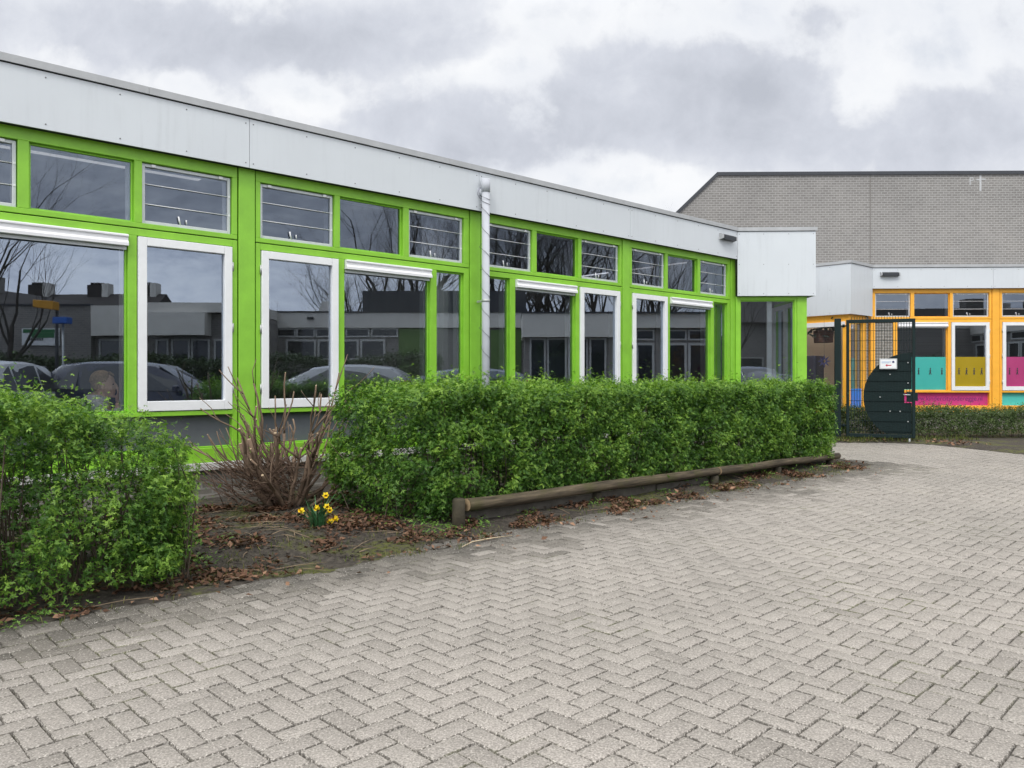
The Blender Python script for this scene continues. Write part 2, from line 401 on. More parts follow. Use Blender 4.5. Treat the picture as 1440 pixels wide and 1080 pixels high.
hx = B[:, 2] * PW - gapw / 2 * (1 + .5 * nr.standard_normal(N).clip(-1, 1)); hy = B[:, 3] * PW - gapw / 2 * (1 + .5 * nr.standard_normal(N).clip(-1, 1))
rot = PA + nr.normal(0, .0035, N); zt = nr.normal(0, .0010, N); tx = nr.normal(0, .006, N); ty = nr.normal(0, .006, N)
jit = nr.normal(0, .0009, (N, 2))
P = np.zeros((N, 12, 3))
sg = [(-1, -1), (1, -1), (1, 1), (-1, 1)]
for lv, (ins, z) in enumerate(((bev * 1.15, 0.0), (0.0, -.0026), (0.0, -.03))):
    for c, (a, b_) in enumerate(sg):
        lx = a * (hx - ins); ly = b_ * (hy - ins)
        P[:, lv * 4 + c, 0] = B[:, 0] + jit[:, 0] + lx * np.cos(rot) - ly * np.sin(rot)
        P[:, lv * 4 + c, 1] = B[:, 1] + jit[:, 1] + lx * np.sin(rot) + ly * np.cos(rot)
        P[:, lv * 4 + c, 2] = z + zt + lx * tx + ly * ty
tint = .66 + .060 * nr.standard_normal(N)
dirt_shade = np.clip((B[:, 5] + 3.92 - .15 * np.clip(B[:, 4] - .5, 0, 1) + .13 * nr.standard_normal(N)) / .95, 0, 1) ** 1.2 * (B[:, 4] < 8.8)  # dirt along the bed plus hedge shade, both painted into the tint
tint = np.clip(tint - .58 * dirt_shade, 0.04, 1)
fcs = [(0, 1, 2, 3)] + [(4 + c, 4 + (c + 1) % 4, (c + 1) % 4, c) for c in range(4)] + [(8 + c, 8 + (c + 1) % 4, 4 + (c + 1) % 4, 4 + c) for c in range(4)]
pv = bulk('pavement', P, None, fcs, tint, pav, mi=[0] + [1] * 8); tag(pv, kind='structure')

# soil beds (gently mounded sheets)
m, q, b, out = mat_base('soil')
co = q.new("ShaderNodeTexCoord").outputs['Object']
c = q.ramp(q.noise(co, 22, 8, .7), ((.30, (.012, .010, .008)), (.48, (.042, .035, .028)), (.62, (.078, .066, .054)), (.78, (.14, .12, .10))))
mo = q.m('MULTIPLY', q.mapr(q.noise(co, 1.7, 5, .65), .49, .58), q.mapr(q.noise(co, 18, 4, .6), .40, .58))
c = q.mix(mo, c, (.085, .095, .018, 1)); q.link(c, b.inputs['Base Color']); b.inputs['Roughness'].default_value = .95
bn = q.new("ShaderNodeBump"); bn.inputs['Strength'].default_value = 1.0; bn.inputs['Distance'].default_value = .02
q.link(q.noise(co, 45, 7, .7), bn.inputs['Height']); q.link(bn.outputs[0], b.inputs['Normal']); MATS['soil'] = m
from mathutils import noise as mn
def hsoil(s, n):                         # soil height in the long bed
    e = min(1.0, max(0.0, (n + 2.78 + .10 * mn.noise(Vector((s * 1.7, 3.1, 0)))) / .9))
    return .004 + .085 * e * e * (3 - 2 * e) + .022 * mn.noise(Vector((s * 2.2, n * 2.2, 1.0))) * e + .010 * mn.noise(Vector((s * 9, n * 9, 2.0))) * min(1, e * 2)
def soil_bed(name, s0, s1, n0f, n1, ds, hf):
    ns = int((s1 - s0) / ds); vs, fs = [], []; nn = 34
    for i in range(ns + 1):
        s = s0 + (s1 - s0) * i / ns; n0 = n0f(s)
        for j in range(nn + 1):
            n = n0 + (n1 - n0) * (j / nn) ** 1.1
            z = hf(s, n) if j else -.008
            w = toworld(s, n, z); vs.append(w)
    for i in range(ns):
        for j in range(nn):
            a = i * (nn + 1) + j; fs.append((a, a + nn + 1, a + nn + 2, a + 1))
    me = bpy.data.meshes.new(name); me.from_pydata(vs, [], fs); me.materials.append(MATS['soil'])
    me.polygons.foreach_set('use_smooth', [True] * len(fs))
    o = bpy.data.objects.new(name, me); COL.objects.link(o); tag(o, kind='structure'); return o
soil_bed('soil', -8, 8.35, lambda s: -2.80 + .10 * mn.noise(Vector((s * 2.1, 0, 5))) + .07 * mn.noise(Vector((s * 7, 0, 9))) - (.20 if s < -.3 else .16 * max(0, 1 - (s + .3) / .8)), 0.16, .09, hsoil)
vs, fs = [], []
pts_ = [(6.35, 15.32), (7.4, 15.30), (8.0, 14.95), (8.5, 13.2), (9.1, 11.2), (9.9, 8.9)]
for i, (X, Y) in enumerate(pts_):
    vs.append((X, Y, .004)); vs.append((X + (.25 if i > 1 else 0), Y + .3, .045)); vs.append((X + (6 if i > 1 else .0), Y + 4, .05))
for i in range(len(pts_) - 1):
    for j in range(2): a = i * 3 + j; fs.append((a, a + 3, a + 4, a + 1))
me = bpy.data.meshes.new('soil'); me.from_pydata(vs, [], fs); me.materials.append(MATS['soil'])
o = bpy.data.objects.new('soil', me); COL.objects.link(o); tag(o, kind='structure')

# ------------------------------------------------------------------ the long school building
Z_F0, Z_F1, Z_R = 3.437, 3.935, 4.011
def new_building(name, loc, rz, label): return tag(empty(name, loc, rz), label, 'building')
sch = new_building('school_building', P0, PHI, 'long flat-roofed school building with lime green window frames and white fascia')
FY = .095
def bay_frame(M, mat, mirror, parent, pmat, rods=True, narrow='glass', panel_mats=None, film=None):
    """one window bay, 3.05 m wide; x along the wall from pillar centre, y into the building"""
    X = (lambda a: 3.05 - a) if mirror else (lambda a: a)
    def bx(mb, a, b_, *r, **k): mb.box(X(a), X(b_), *r, **k)
    f = MB(M); y0, y1 = FY, .215
    # lower frame
    bx(f, .098, .15, y0, y1, .59, 2.695); bx(f, 2.87, 2.952, y0, y1, .59, 2.695)
    bx(f, .15, 2.87, y0, y1, 2.628, 2.695)
    bx(f, 1.062, 1.14, y0, y1, .965, 2.628); bx(f, 2.34, 2.435, y0, y1, .965, 2.628)
    bx(f, .15, 2.87, y0 - .012, y1, .922, .965)
    bx(f, .098, 2.952, y0 - .004, y1, .447, .59)
    bx(f, .15, 2.87, .16, .17, .5905, .606)
    # upper frame
    bx(f, .098, 2.952, y0, y1, 2.705, 2.752); bx(f, .098, .15, y0, y1, 2.752, 3.335); bx(f, 2.87, 2.952, y0, y1, 2.752, 3.335)
    bx(f, .098, 2.952, y0, y1, 3.335, 3.50)
    bx(f, 1.015, 1.085, y0, y1, 2.752, 3.335); bx(f, 1.935, 2.02, y0, y1, 2.752, 3.335)
    # beads round the fixed panes
    for a, b_, z0, z1 in ((1.14, 2.34, .965, 2.628), (2.435, 2.87, .965, 2.628), (1.085, 1.935, 2.752, 3.335)):
        x0, x1 = sorted((X(a), X(b_)))
        f.frame(x0 + .0005, x1 - .0005, z0 + .0005, z1 - .0005, .018, .135, .165)
    # dark recess lines behind the joints
    fr = f.build('window_bay', mat, parent, bevel=.004)
    d = MB(M); bx(d, .088, .0975, .125, .2, .45, 3.45); bx(d, 2.9525, 2.962, .125, .2, .45, 3.45); bx(d, .10, 2.95, .118, .2, 2.6955, 2.7045)
    d.build('joint_gap', gap_dark, fr)
    if pmat:
        p_ = MB(M); bx(p_, .151, 2.869, .172, .186, .6065, .9215); p_.build('infill_panel', pmat, fr)
    # casement
    c = MB(M); x0, x1 = sorted((X(.157), X(1.055)))
    c.frame(x0, x1, .973, 2.620, .078, .072, .150, wb=.095, wt=.080)
    cs = c.build('casement', white_paint, fr, bevel=.005)
    xh = X(.150)
    for z in (1.18, 1.80, 2.42):
        hg = MB(M); hg.tube([(xh, .085, z - .045), (xh, .085, z + .045)], .011, 8); hg.build('hinge', hinge_m, fr)
    def pane(a, b_, z0, z1, y, mm=glass):
        x0, x1 = sorted((X(a), X(b_))); gmb = MB(M)
        gmb.add([(x0, y, z0), (x1, y, z0), (x1, y, z1), (x0, y, z1)], [(0, 1, 2, 3)]); return gmb.build('pane', mm, fr)
    pane(.233, .979, 1.066, 2.542, .118); pane(1.156, 2.324, .98, 2.613, .152)
    if narrow == 'glass': pane(2.451, 2.856, .98, 2.613, .152)
    else:
        w = MB(M); bx(w, 2.4355, 2.8695, .12, .20, .9655, 2.6275); w.build('brick_infill', brick_low, fr)
    pane(1.10, 1.92, 2.767, 3.32, .152, glass_up)
    # openers with aluminium sash, guard rods, latch, top clips
    for a, b_ in ((.15, 1.015), (2.02, 2.87)):
        x0, x1 = sorted((X(a), X(b_)))
        s_ = MB(M); s_.frame(x0 + .006, x1 - .006, 2.757, 3.328, .030, .130, .175)
        s_.build('sash', alu, fr, bevel=.003)
        pane(a + .03, b_ - .03, 2.785, 3.30, .152, glass_up)
        for z in (2.945, 3.135):
            rd = MB(M); rd.tube([(x0 + .012, .136, z), (x1 - .03, .136, z)], .0042, 6)
            rd.box(x1 - .030, x1 - .010, .126, .142, z - .009, z + .009); rd.build('guard_rod', white_alu, fr)
        lt = MB(M); xc = x0 + (x1 - x0) * .42
        lt.tube([(xc, .135, 2.785), (xc - .020, .130, 2.865)], .008, 6); lt.build('latch', white_alu, fr)
        lt = MB(M); lt.tube([(xc + .06, .136, 2.80), (xc + .055, .132, 2.84)], .006, 6); lt.build('latch', white_alu, fr)
        for xx in (x0 + .09, x1 - .13):
            cl = MB(M); cl.box(xx, xx + .040, .114, .128, 3.298, 3.326); cl.build('clip', white_alu, fr, bevel=.003)
    # roller shutter box over the wide pane
    x0, x1 = sorted((X(1.141), X(2.339)))
    sb = MB(M)
    sb.extr([(.134, 2.626), (.060, 2.626), (.050, 2.618), (.050, 2.603), (.062, 2.597), (.062, 2.568), (.046, 2.545), (.046, 2.517), (.134, 2.517)], x0 + .004, x1 - .004)
    sh = sb.build('shutter_box', white_alu, fr, bevel=.003)
    s2 = MB(M); s2.box(x0 + .012, x1 - .012, .098, .112, 2.484, 2.512); s2.build('shutter_slat', alu, fr)
    # white inner lining behind the glass
    il = MB(M)
    for a, b_, z0, z1 in ((.15, 1.062, .965, 2.628), (1.14, 2.34, .965, 2.628), (2.435, 2.87, .965, 2.628), (.15, 1.015, 2.752, 3.335), (1.085, 1.935, 2.752, 3.335), (2.02, 2.87, 2.752, 3.335)):
        if narrow != 'glass' and a == 2.435: continue
        x0, x1 = sorted((X(a), X(b_))); il.frame(x0 - .012, x1 + .012, z0 - .012, z1 + .012, .034, .216, .30)
    il.build('inner_lining', white_paint, fr)
    if film:
        for (a, b_, z0, z1, mm) in film:
            x0, x1 = sorted((X(a), X(b_))); fm = MB(M)
            fm.box(x0, x1, .1485 if a > 1.1 else .1145, .1505 if a > 1.1 else .1165, z0, z1); fm.build('colour_film', mm, fr)
    return fr
def Tx(x, y=0): return Matrix.Translation((x, y, 0))
for k, mir in ((-2, False), (-1, True), (0, False), (1, True), (2, False)):
    bay_frame(Tx(.01 + 3.05 * k), green, mir, sch, panel_grey)
for k in (-2, -1, 0, 1, 2):
    p_ = MB(); c0 = .01 + 3.05 * k; p_.box(c0 - .086, c0 + .086, .085, .24, .447, 3.50); p_.build('pillar', green_pillar, sch, bevel=.005)
p_ = MB(); p_.box(9.077, 9.232, .088, .30, .447, 3.50); p_.build('pillar', green_pillar, sch, bevel=.004)
# plinth and sill strip
p_ = MB(); p_.box(-9.2, 9.16, .125, .30, -.05, .372); p_.build('plinth', plinth_m, sch)
p_ = MB(); p_.box(-9.2, 9.16, .055, .30, .3725, .4465); p_.build('sill_strip', sill_m, sch, bevel=.006)
# wall left of the windows (out of the picture)
p_ = MB(); p_.box(-9.2, -6.18, .095, .30, .447, 3.50); p_.build('wall', brick_low, sch)
# fascia boards
def screws(M, par, xs, zs, y=-.0005, r=.0065):
    for x in xs:
        for z in zs:
            mb = MB(M); mb.tube([(x, y + .004, z), (x, y - .003, z)], r, 8); mb.build('screw', steel, par)
for k in range(-3, 3):
    x0 = 3.05 * k; f = MB(); f.box(x0 + .0025, x0 + 3.0475, 0, .012, Z_F0, Z_F1); fo = f.build('fascia_board', fascia_w, sch)
    if k > -2: screws(None, fo, [x0 + .04, x0 + .635, x0 + 1.23, x0 + 1.825, x0 + 2.42, x0 + 3.01], (Z_F0 + .045, Z_F1 - .05))
f = MB(); f.box(-9.15, 9.15, .0125, .40, Z_F0 + .004, 3.95); f.build('fascia_core', gap_dark, sch)
xs = [-9.15, -4.45, -.98, 2.55, 6.07, 9.165]
for a, b_ in zip(xs, xs[1:]):
    f = MB(); f.extr([(-.022, 3.945), (-.022, Z_R), (.20, Z_R), (.20, 3.985), (-.008, 3.985), (-.008, 3.945)], a + .0015, b_ - .0015)
    f.build('roof_trim', trim_grey, sch)
# end wing: facet square to the camera, its white box and window
EA = -PHI - R(2.0); ML = Matrix.Translation((9.15, 0, 0)) @ Matrix.Rotation(EA, 4, 'Z')
f = MB(ML); f.box(.003, 1.405, 0, .012, 2.770, Z_F1); fo = f.build('fascia_board', fascia_w, sch)
screws(ML, fo, [.035, .47, .92, 1.36], (2.81, 3.34, 3.89))
f = MB(ML); f.box(.004, 1.39, .0125, .09, 2.775, 3.95); f.build('fascia_core', gap_dark, sch)
f = MB(ML); f.box(-.004, 1.43, -.022, .20, 3.945, Z_R); f.build('roof_trim', trim_grey, sch)
f = MB(ML); f.box(1.393, 1.405, .0125, 4.2, 2.770, Z_F1); f.build('fascia_board', fascia_w, sch)
f = MB(ML); f.box(1.33, 1.43, .2005, 4.2, 3.945, Z_R - .001); f.build('roof_trim', trim_grey, sch)
f = MB(ML); f.box(-.005, .075, .098, .2, .447, 2.77); f.box(.075, 1.055, .098, .2, 2.70, 2.77); f.box(.075, 1.055, .098, .2, .447, .965)
f.box(1.055, 1.10, .098, .2, .447, 2.77); f.frame(.0755, 1.0545, .9655, 2.6995, .02, .125, .15); ew = f.build('window_bay', green, sch, bevel=.004)
f = MB(ML); f.box(1.10, 1.275, .085, .26, .447, 2.77); f.build('corner_post', green_pillar, sch, bevel=.005)
f = MB(ML); f.add([(.09, .14, .98), (1.04, .14, .98), (1.04, .14, 2.685), (.09, .14, 2.685)], [(0, 1, 2, 3)]); f.build('pane', glass, ew)
f = MB(ML); f.box(-.02, 1.25, .13, .28, -.05, .446); f.build('plinth', plinth_m, sch)
# side facet with its own window, seen through the end window
f = MB(ML)
f.box(1.21, 1.27, .2605, .34, .447, 2.77); f.box(1.21, 1.27, .34, 1.75, .447, .965); f.box(1.21, 1.27, .34, 1.75, 2.66, 2.77); f.box(1.21, 1.27, 1.75, 1.85, .447, 2.77); f.box(1.21, 1.27, .98, 1.07, .965, 2.66)
sw = f.build('window_bay', green, sch, bevel=.004)
f = MB(ML); f.box(1.16, 1.209, .265, .345, .9, 2.70); f.box(1.16, 1.209, .96, 1.09, .9, 2.7); f.box(1.16, 1.209, 1.72, 1.86, .9, 2.70); f.box(1.16, 1.209, .345, .96, 2.62, 2.70); f.box(1.16, 1.209, 1.09, 1.72, 2.62, 2.70); f.box(1.1, 1.209, .345, .96, .90, .985); f.box(1.1, 1.209, 1.09, 1.72, .90, .985)
f.box(.60, .68, .215, .26, .07, 3.43); f.build('inner_lining', white_paint, sw)
f = MB(ML); f.add([(1.24, .34, .965), (1.24, .98, .965), (1.24, .98, 2.66), (1.24, .34, 2.66)], [(0, 1, 2, 3)]); f.build('pane', glass, sw)
f = MB(ML); f.add([(1.24, 1.07, .965), (1.24, 1.75, .965), (1.24, 1.75, 2.66), (1.24, 1.07, 2.66)], [(0, 1, 2, 3)]); f.build('pane', glass, sw)
f = MB(ML); f.box(1.235, 1.275, 1.851, 5.0, -.05, 3.5); f.box(1.2, 1.27, .27, 1.851, -.05, .446); f.build('wall', brick_low, sch)
f = MB(ML); f.box(1.19, 1.2345, 1.862, 5.0, .06, 3.44); f.build('room_wall', inner_dark, sch)
f = MB(ML); f.box(-.3, 1.189, 2.4, 2.5, .06, 3.44); f.build('room_wall', inner_dark, sch)
# roof, floor, rooms
SK = (-2.9, -.1, .38, 1.15)                                  # unseen roof opening, added to bring daylight onto the seated person
def slab(f, x0, x1, y0, y1, z0, z1):
    a, b_, c_, d_ = SK
    f.box(x0, a, y0, y1, z0, z1); f.box(b_, x1, y0, y1, z0, z1); f.box(a, b_, y0, c_, z0, z1); f.box(a, b_, d_, y1, z0, z1)
f = MB(); slab(f, -9.15, 9.0, .41, 9.5, 3.62, 3.94); f.build('roof', trim_grey, sch)
f = MB(); a, b_, c_, d_ = SK
f.box(a - .05, a - .001, c_ - .05, d_ + .05, 3.94, 4.00); f.box(b_ + .001, b_ + .05, c_ - .05, d_ + .05, 3.94, 4.00); f.box(a - .001, b_ + .001, c_ - .05, c_ - .001, 3.94, 4.0); f.box(a - .001, b_ + .001, d_ + .001, d_ + .05, 3.94, 4.0); f.build('added_roof_light', white_alu, sch)
f = MB(ML); f.box(-.02, 1.36, .205, 5.0, 3.625, 3.93); f.build('roof', trim_grey, sch)
f = MB(); f.box(-9.0, 12.0, .302, 9.3, .02, .06); f.build('floor', inner_floor, sch)
f = MB(); slab(f, -9.0, 9.1, .31, 9.3, 3.50, 3.56); f.build('ceiling', inner_ceiling, sch)
f = MB(ML); f.box(.0, 1.2, .21, 5.0, 3.44, 3.50); f.build('ceiling', inner_ceiling, sch)
f = MB(); f.box(-9.0, 12.0, 6.2, 6.3, .06, 3.5); f.build('room_wall', inner_dark, sch)
for s0 in (-6.1, 3.02):
    f = MB(); f.box(s0, s0 + .1, .31, 6.2, .06, 3.5); f.build('room_wall', inner_white, sch)
f = MB(); f.box(9.24, 9.3, .302, 6.2, .06, 3.5); f.build('room_wall', inner_dark, sch)
f = MB(); f.box(-9.2, 12.0, 9.3, 9.5, -.05, 3.62); f.box(-9.2, -9.0, .31, 9.3, -.05, 3.62); f.build('wall', brick_low, sch)
# window-sill shelves and heating ledge inside
f = MB(); f.box(-6.0, 3.0, .301, .52, .90, .94); f.box(3.14, 9.1, .301, .52, .90, .94); f.build('inner_sill', inner_white, sch)
# lamp on the fascia
def fascia_lamp(M, parent):
    f = MB(M); f.extr([(-.085, .022), (-.085, .072), (-.03, .098), (0, .10), (0, .0), (-.02, .0)], -.20, .20)
    lo = f.build('outdoor_lamp', dark_trim, parent, bevel=.004)
    for a, b_ in ((-.222, -.2005), (.2005, .222)):
        f = MB(M); f.extr([(-.090, .018), (-.090, .075), (-.03, .103), (0, .104), (0, -.003), (-.02, -.003)], a, b_); f.build('end_cap', trim_grey, lo)
    d = MB(M); d.extr([(-.0905, .024), (-.0905, .070), (-.0865, .0705), (-.034, .0965), (-.030, .0985), (-.034, .0995), (-.0885, .0745), (-.0935, .071), (-.0935, .023)], -.178, .185); d.box(-.178, .185, -.0925, -.0865, .0005, .0235); d.build('lamp_lens', dark_trim, lo)
    return lo
fascia_lamp(Matrix.Translation((8.78, 0, 3.73)), sch)
# rain pipe with a cable wound round it
PX, PYY, PR = fac(683, 500, -.085)[0], -.085, .050
ztop = fac(683, 252, -.085)[1]
f = MB(); f.tube([(PX, PYY, -.02), (PX, PYY, ztop - .17)], PR, 20); f.tube([(PX, PYY, ztop - .17), (PX, PYY, ztop - .165)], [PR, PR + .008], 20, caps=False)
f.tube([(PX, PYY, ztop - .165), (PX, PYY, ztop)], PR + .008, 20)
f.tube([(PX + .0, PYY + .02, ztop - .16), (PX - .0, .0, ztop - .16)], .052, 18)
f.tube([(PX, -.012, ztop - .16), (PX, -.0005, ztop - .16)], .075, 20)
pipe = f.build('drainpipe', pvc, sch)
for z in (2.26, .90):
    f = MB(); f.tube([(PX, PYY, z), (PX, PYY, z + .03)], PR + .004, 20); f.box(PX - .008, PX + .008, PYY + .045, .09, z + .002, z + .028); f.build('bracket', hinge_m, pipe)
pts = []
zc = ztop - .20; a = 0; rr = random.Random(5)
while zc > 1.0:
    pitch = .060 if zc > ztop - .34 else .26
    r_ = PR + .005 + (.050 * max(0, math.sin(a * .5 + 1.0)) * rr.random() if math.cos(a) < .2 else .0)
    pts.append((PX + r_ * math.cos(a), PYY + r_ * math.sin(a), zc + .02 * math.sin(a))); a += .5; zc -= pitch * .5 / (2 * math.pi) 
f = MB(); f.tube(pts, .0026, 5); f.build('cable', cable_m, pipe)

# ------------------------------------------------------------------ the orange wing beyond the passage
OY = 18.75; OX = (1227 - CX) / F * OY; ORZ = R(-2.0)
wing = new_building('school_building', (OX, OY, 0), ORZ, 'flat-roofed school wing with orange window frames and coloured panes beyond the gate')
teal = pbr('teal_film', (.06, .42, .38), .2, .04, 2, spec=.6); olive = pbr('mustard_film', (.36, .26, .012), .2, .05, 2, spec=.6)
mag = pbr('magenta_film', (.40, .05, .17), .2, .05, 2, spec=.6); mag_p = pbr('magenta_panel', (.55, .05, .22), .3, .05, 2); teal_p = pbr('teal_panel', (.09, .56, .50), .3, .05, 2)
blue_p = pbr('blue_panel', (.02, .22, .75), .35, .05, 2)
ink = pbr('dark_print', (.03, .03, .04), .6)
zf = lambda y: H + (HZ - y) * (OY + .1) / F
fz1 = zf(502)
b0 = bay_frame(Tx(-.075), orange, True, wing, mag_p, narrow='brick', film=[(1.157, 2.323, .982, fz1, teal), (.235, .977, 1.07, fz1, olive)])
b1 = bay_frame(Tx(2.975), orange, False, wing, teal_p, film=[(.235, .977, 1.07, fz1, mag), (1.157, 2.323, .982, fz1, olive)])
b2 = bay_frame(Tx(6.025), orange, True, wing, mag_p, film=[(1.157, 2.323, .982, fz1, teal)])
orange_pillar = orange
for c0 in (2.975, 6.025, 9.075):
    p_ = MB(); p_.box(c0 - .086, c0 + .086, .085, .24, .447, 3.50); p_.build('pillar', orange, wing, bevel=.005)
p_ = MB(); p_.box(-.02, .022, .088, .24, .447, 3.5); p_.build('pillar', orange, wing, bevel=.004)
# little walking figures printed on the films
def figures(parent, x0, x1, z, y):
    f = MB(); n = 4
    for i in range(n):
        x = x0 + (x1 - x0) * (i + .5) / n; h_ = .17; w = rnd.uniform(.012, .03)
        f.box(x - .012, x + .012, y - .002, y, z + .07, z + .125); f.tube([(x + .003, y - .001, z + .147), (x + .003, y, z + .147)], .017, 8)
        for sg_ in (-1, 1):
            f.add([(x - .010, y - .002, z + .075), (x + .010, y - .002, z + .075), (x + sg_ * w + .008, y - .002, z), (x + sg_ * w - .010, y - .002, z)], [(0, 1, 2, 3)])
            f.add([(x, y - .002, z + .125), (x + sg_ * .006, y - .002, z + .115), (x + sg_ * (w + .018), y - .002, z + .08), (x + sg_ * (w + .012), y - .002, z + .075)], [(0, 1, 2, 3)])
    f.build('printed_figures', ink, parent)
figures(b0, .75, 1.86, zf(525) - .03, .148); figures(b0, 2.02, 2.74, zf(525) - .03, .114); figures(b1, 3.22, 3.95, zf(525) - .03, .114)
fc = bpy.data.curves.new('web_address', 'FONT'); fc.body = 'www.kindercityloderegge.nl'; fc.size = .155; fc.extrude = .001
ft = bpy.data.objects.new('web_address', fc); COL.objects.link(ft); ft.parent = b0
ft.location = (.99, .1705, .725); ft.rotation_euler = (R(90), 0, 0); ft.scale = (.98, 1, 1)
bpy.context.view_layer.update()
tm = bpy.data.meshes.new_from_object(ft); tm.materials.clear(); tm.materials.append(pbr('purple_print', (.16, .02, .15), .5))
to = bpy.data.objects.new('web_address', tm); COL.objects.link(to); to.parent = b0
to.location = ft.location; to.rotation_euler = ft.rotation_euler; to.scale = ft.scale; bpy.data.objects.remove(ft)
p_ = MB(); p_.box(.0, 12, .125, .30, -.05, .372); p_.build('plinth', plinth_m, wing)
p_ = MB(); p_.box(.0, 12, .055, .30, .3725, .4465); p_.build('sill_strip', sill_m, wing, bevel=.006)
for k in range(0, 4):
    x0 = 2.86 * k + (.0 if k == 0 else .0); f = MB(); f.box(x0 + .0025, x0 + 2.8575, 0, .012, Z_F0, Z_F1); fo = f.build('fascia_board', fascia_w, wing)
    if k < 2: screws(None, fo, [x0 + .04, x0 + .6, x0 + 1.15, x0 + 1.7, x0 + 2.25, x0 + 2.82], (Z_F0 + .045, Z_F1 - .05))
f = MB(); f.box(0.01, 11.4, .0125, .40, Z_F0 + .004, 3.95); f.build('fascia_core', gap_dark, wing)
f = MB(); f.box(-.01, 11.4, -.022, .2, 3.945, Z_R); f.build('roof_trim', trim_grey, wing)
fascia_lamp(Matrix.Translation((.40, 0, 3.73)), wing)
# box facet (parallel to the long front) and passage facet (square to it)
WF = Matrix.Rotation(PHI - ORZ, 4, 'Z')                     # facet direction in the wing's frame
LF = 1.17
A0 = -(WF @ Vector((LF, 0, 0)))                             # near corner of the box
M1 = Matrix.Translation(A0) @ WF
M2 = Matrix.Translation(A0) @ WF @ Matrix.Rotation(R(90), 4, 'Z')   # runs away to the left; outward is +y here
f = MB(M1); f.box(.004, LF, 0, .012, 2.765, Z_F1); f.build('fascia_board', fascia_w, wing)
f = MB(M2); f.box(.0, 6.0, -.012, 0, 2.765, Z_F1); fo = f.build('fascia_board', fascia_w, wing)
screws(M2, fo, (.5, 1.0), (2.81, 3.35, 3.89), y=.001)
f = MB(M1); f.box(.0125, LF - .01, .0125, .08, 2.77, 3.95); f.build('fascia_core', gap_dark, wing)
f = MB(M1); f.box(-.02, LF, -.022, .2, 3.945, Z_R - .001); f.build('roof_trim', trim_grey, wing)
f = MB(M2); f.box(-.02, 6.0, -.2, .022, 3.946, Z_R - .002); f.build('roof_trim', trim_grey, wing)
f = MB(M1); f.box(.09, .16, .09, .24, .447, 2.765); f.build('corner_post', orange, wing, bevel=.005)
f = MB(M1); f.box(.16, LF - .12, .098, .2, 2.64, 2.765); f.box(.16, LF - .12, .098, .2, .447, .56); f.box(LF - .30, LF - .12, .098, .2, .56, 2.64); f.box(.16, .21, .098, .2, .56, 2.64); w1 = f.build('window_bay', orange, wing, bevel=.004)
f = MB(M1); f.add([(.2, .14, .55), (LF - .28, .14, .55), (LF - .28, .14, 2.65), (.2, .14, 2.65)], [(0, 1, 2, 3)]); f.build('pane', glass, w1)
f = MB(M1); f.box(.212, LF - .302, .1365, .1385, .563, 1.02); f.build('colour_film', blue_p, w1)
f = MB(M1); f.box(.05, LF - .02, .13, .28, -.05, .446); f.build('plinth', plinth_m, wing)
f = MB(M1); f.box(LF - .118, LF + .05, .12, .22, .447, 2.76); f.build('wall', brick_low, wing)
f = MB(M2); f.box(.16, 3.0, -.2, -.098, 2.60, 2.765); f.box(.16, 3.0, -.2, -.098, .447, .60); f.box(1.42, 1.50, -.2, -.098, .60, 2.60); f.box(2.9, 3.0, -.2, -.098, .60, 2.60); w2 = f.build('window_bay', orange, wing, bevel=.004)
f = MB(M2); f.box(.17, 1.41, -.15, -.05, 2.49, 2.598); f.build('shutter_box', white_alu, w2, bevel=.004)
f = MB(M2); f.add([(.16, -.14, .59), (1.43, -.14, .59), (1.43, -.14, 2.61), (.16, -.14, 2.61)], [(0, 1, 2, 3)]); f.add([(1.49, -.14, .59), (2.91, -.14, .59), (2.91, -.14, 2.61), (1.49, -.14, 2.61)], [(0, 1, 2, 3)]); f.build('pane', glass_mat('passage_glass', .10, trans=(.92, .92, .9)), w2)
f = MB(M2); f.box(.1, 6.0, -.28, -.13, -.05, .446); f.box(3.0, 6.0, -.28, -.13, .446, 3.5); f.build('wall', brick_low, wing)
# wing interior and roof
warm_wall = pbr('warm_inner_wall', (.80, .64, .48), .8, .05, 3)
f = MB(); f.box(-5.0, 12, .31, 8, .02, .06); f.build('floor', inner_floor, wing)
f = MB(); f.box(-.9, 12, .41, 8, 3.5, 3.9); f.build('roof', trim_grey, wing)
f = MB(M1); f.box(.2, 4.9, 1.9, 4.8, 3.45, 3.9); f.build('roof', trim_grey, wing)  # roof stops short: gap left open to let daylight into the passage room
f = MB(); f.box(.6, 12, 5.2, 5.3, .06, 3.5); f.build('room_wall', inner_dark, wing)
f = MB(M1); f.box(1.5, 1.6, .35, 4.8, .06, 3.45); f.build('room_wall', warm_wall, wing)

# things seen through the passage window
def pt_w(px, py, Y): return pt(px, py, Y)
Yc = 18.6
cab = empty('cabinet', pt(1141, 545, 19.0) * 1, PHI + R(90)); cab.location.z = .06; tag(cab, 'dark cabinet standing behind the passage window under the hanging plant', 'cabinet')
cabm = pbr('dark_cabinet', (.035, .035, .05), .5); brown = pbr('basket_brown', (.09, .04, .025), .8, .2, 30)
f = MB(); f.box(-.20, .20, -.25, .25, 0, 1.75); f.build('carcass', cabm, cab, bevel=.008)
f = MB(); f.box(-.19, -.005, .2505, .27, .05, 1.72); f.box(.005, .19, .2505, .27, .05, 1.72); f.build('door', cabm, cab, bevel=.004)
hp = pt(1158, 455, 18.9); pl = empty('hanging_plant', (hp.x, hp.y, 3.44)); tag(pl, 'dark leafy plant hanging in a brown basket behind the passage window', 'plant')
zb = pt(1158, 482, 18.9).z - 3.44
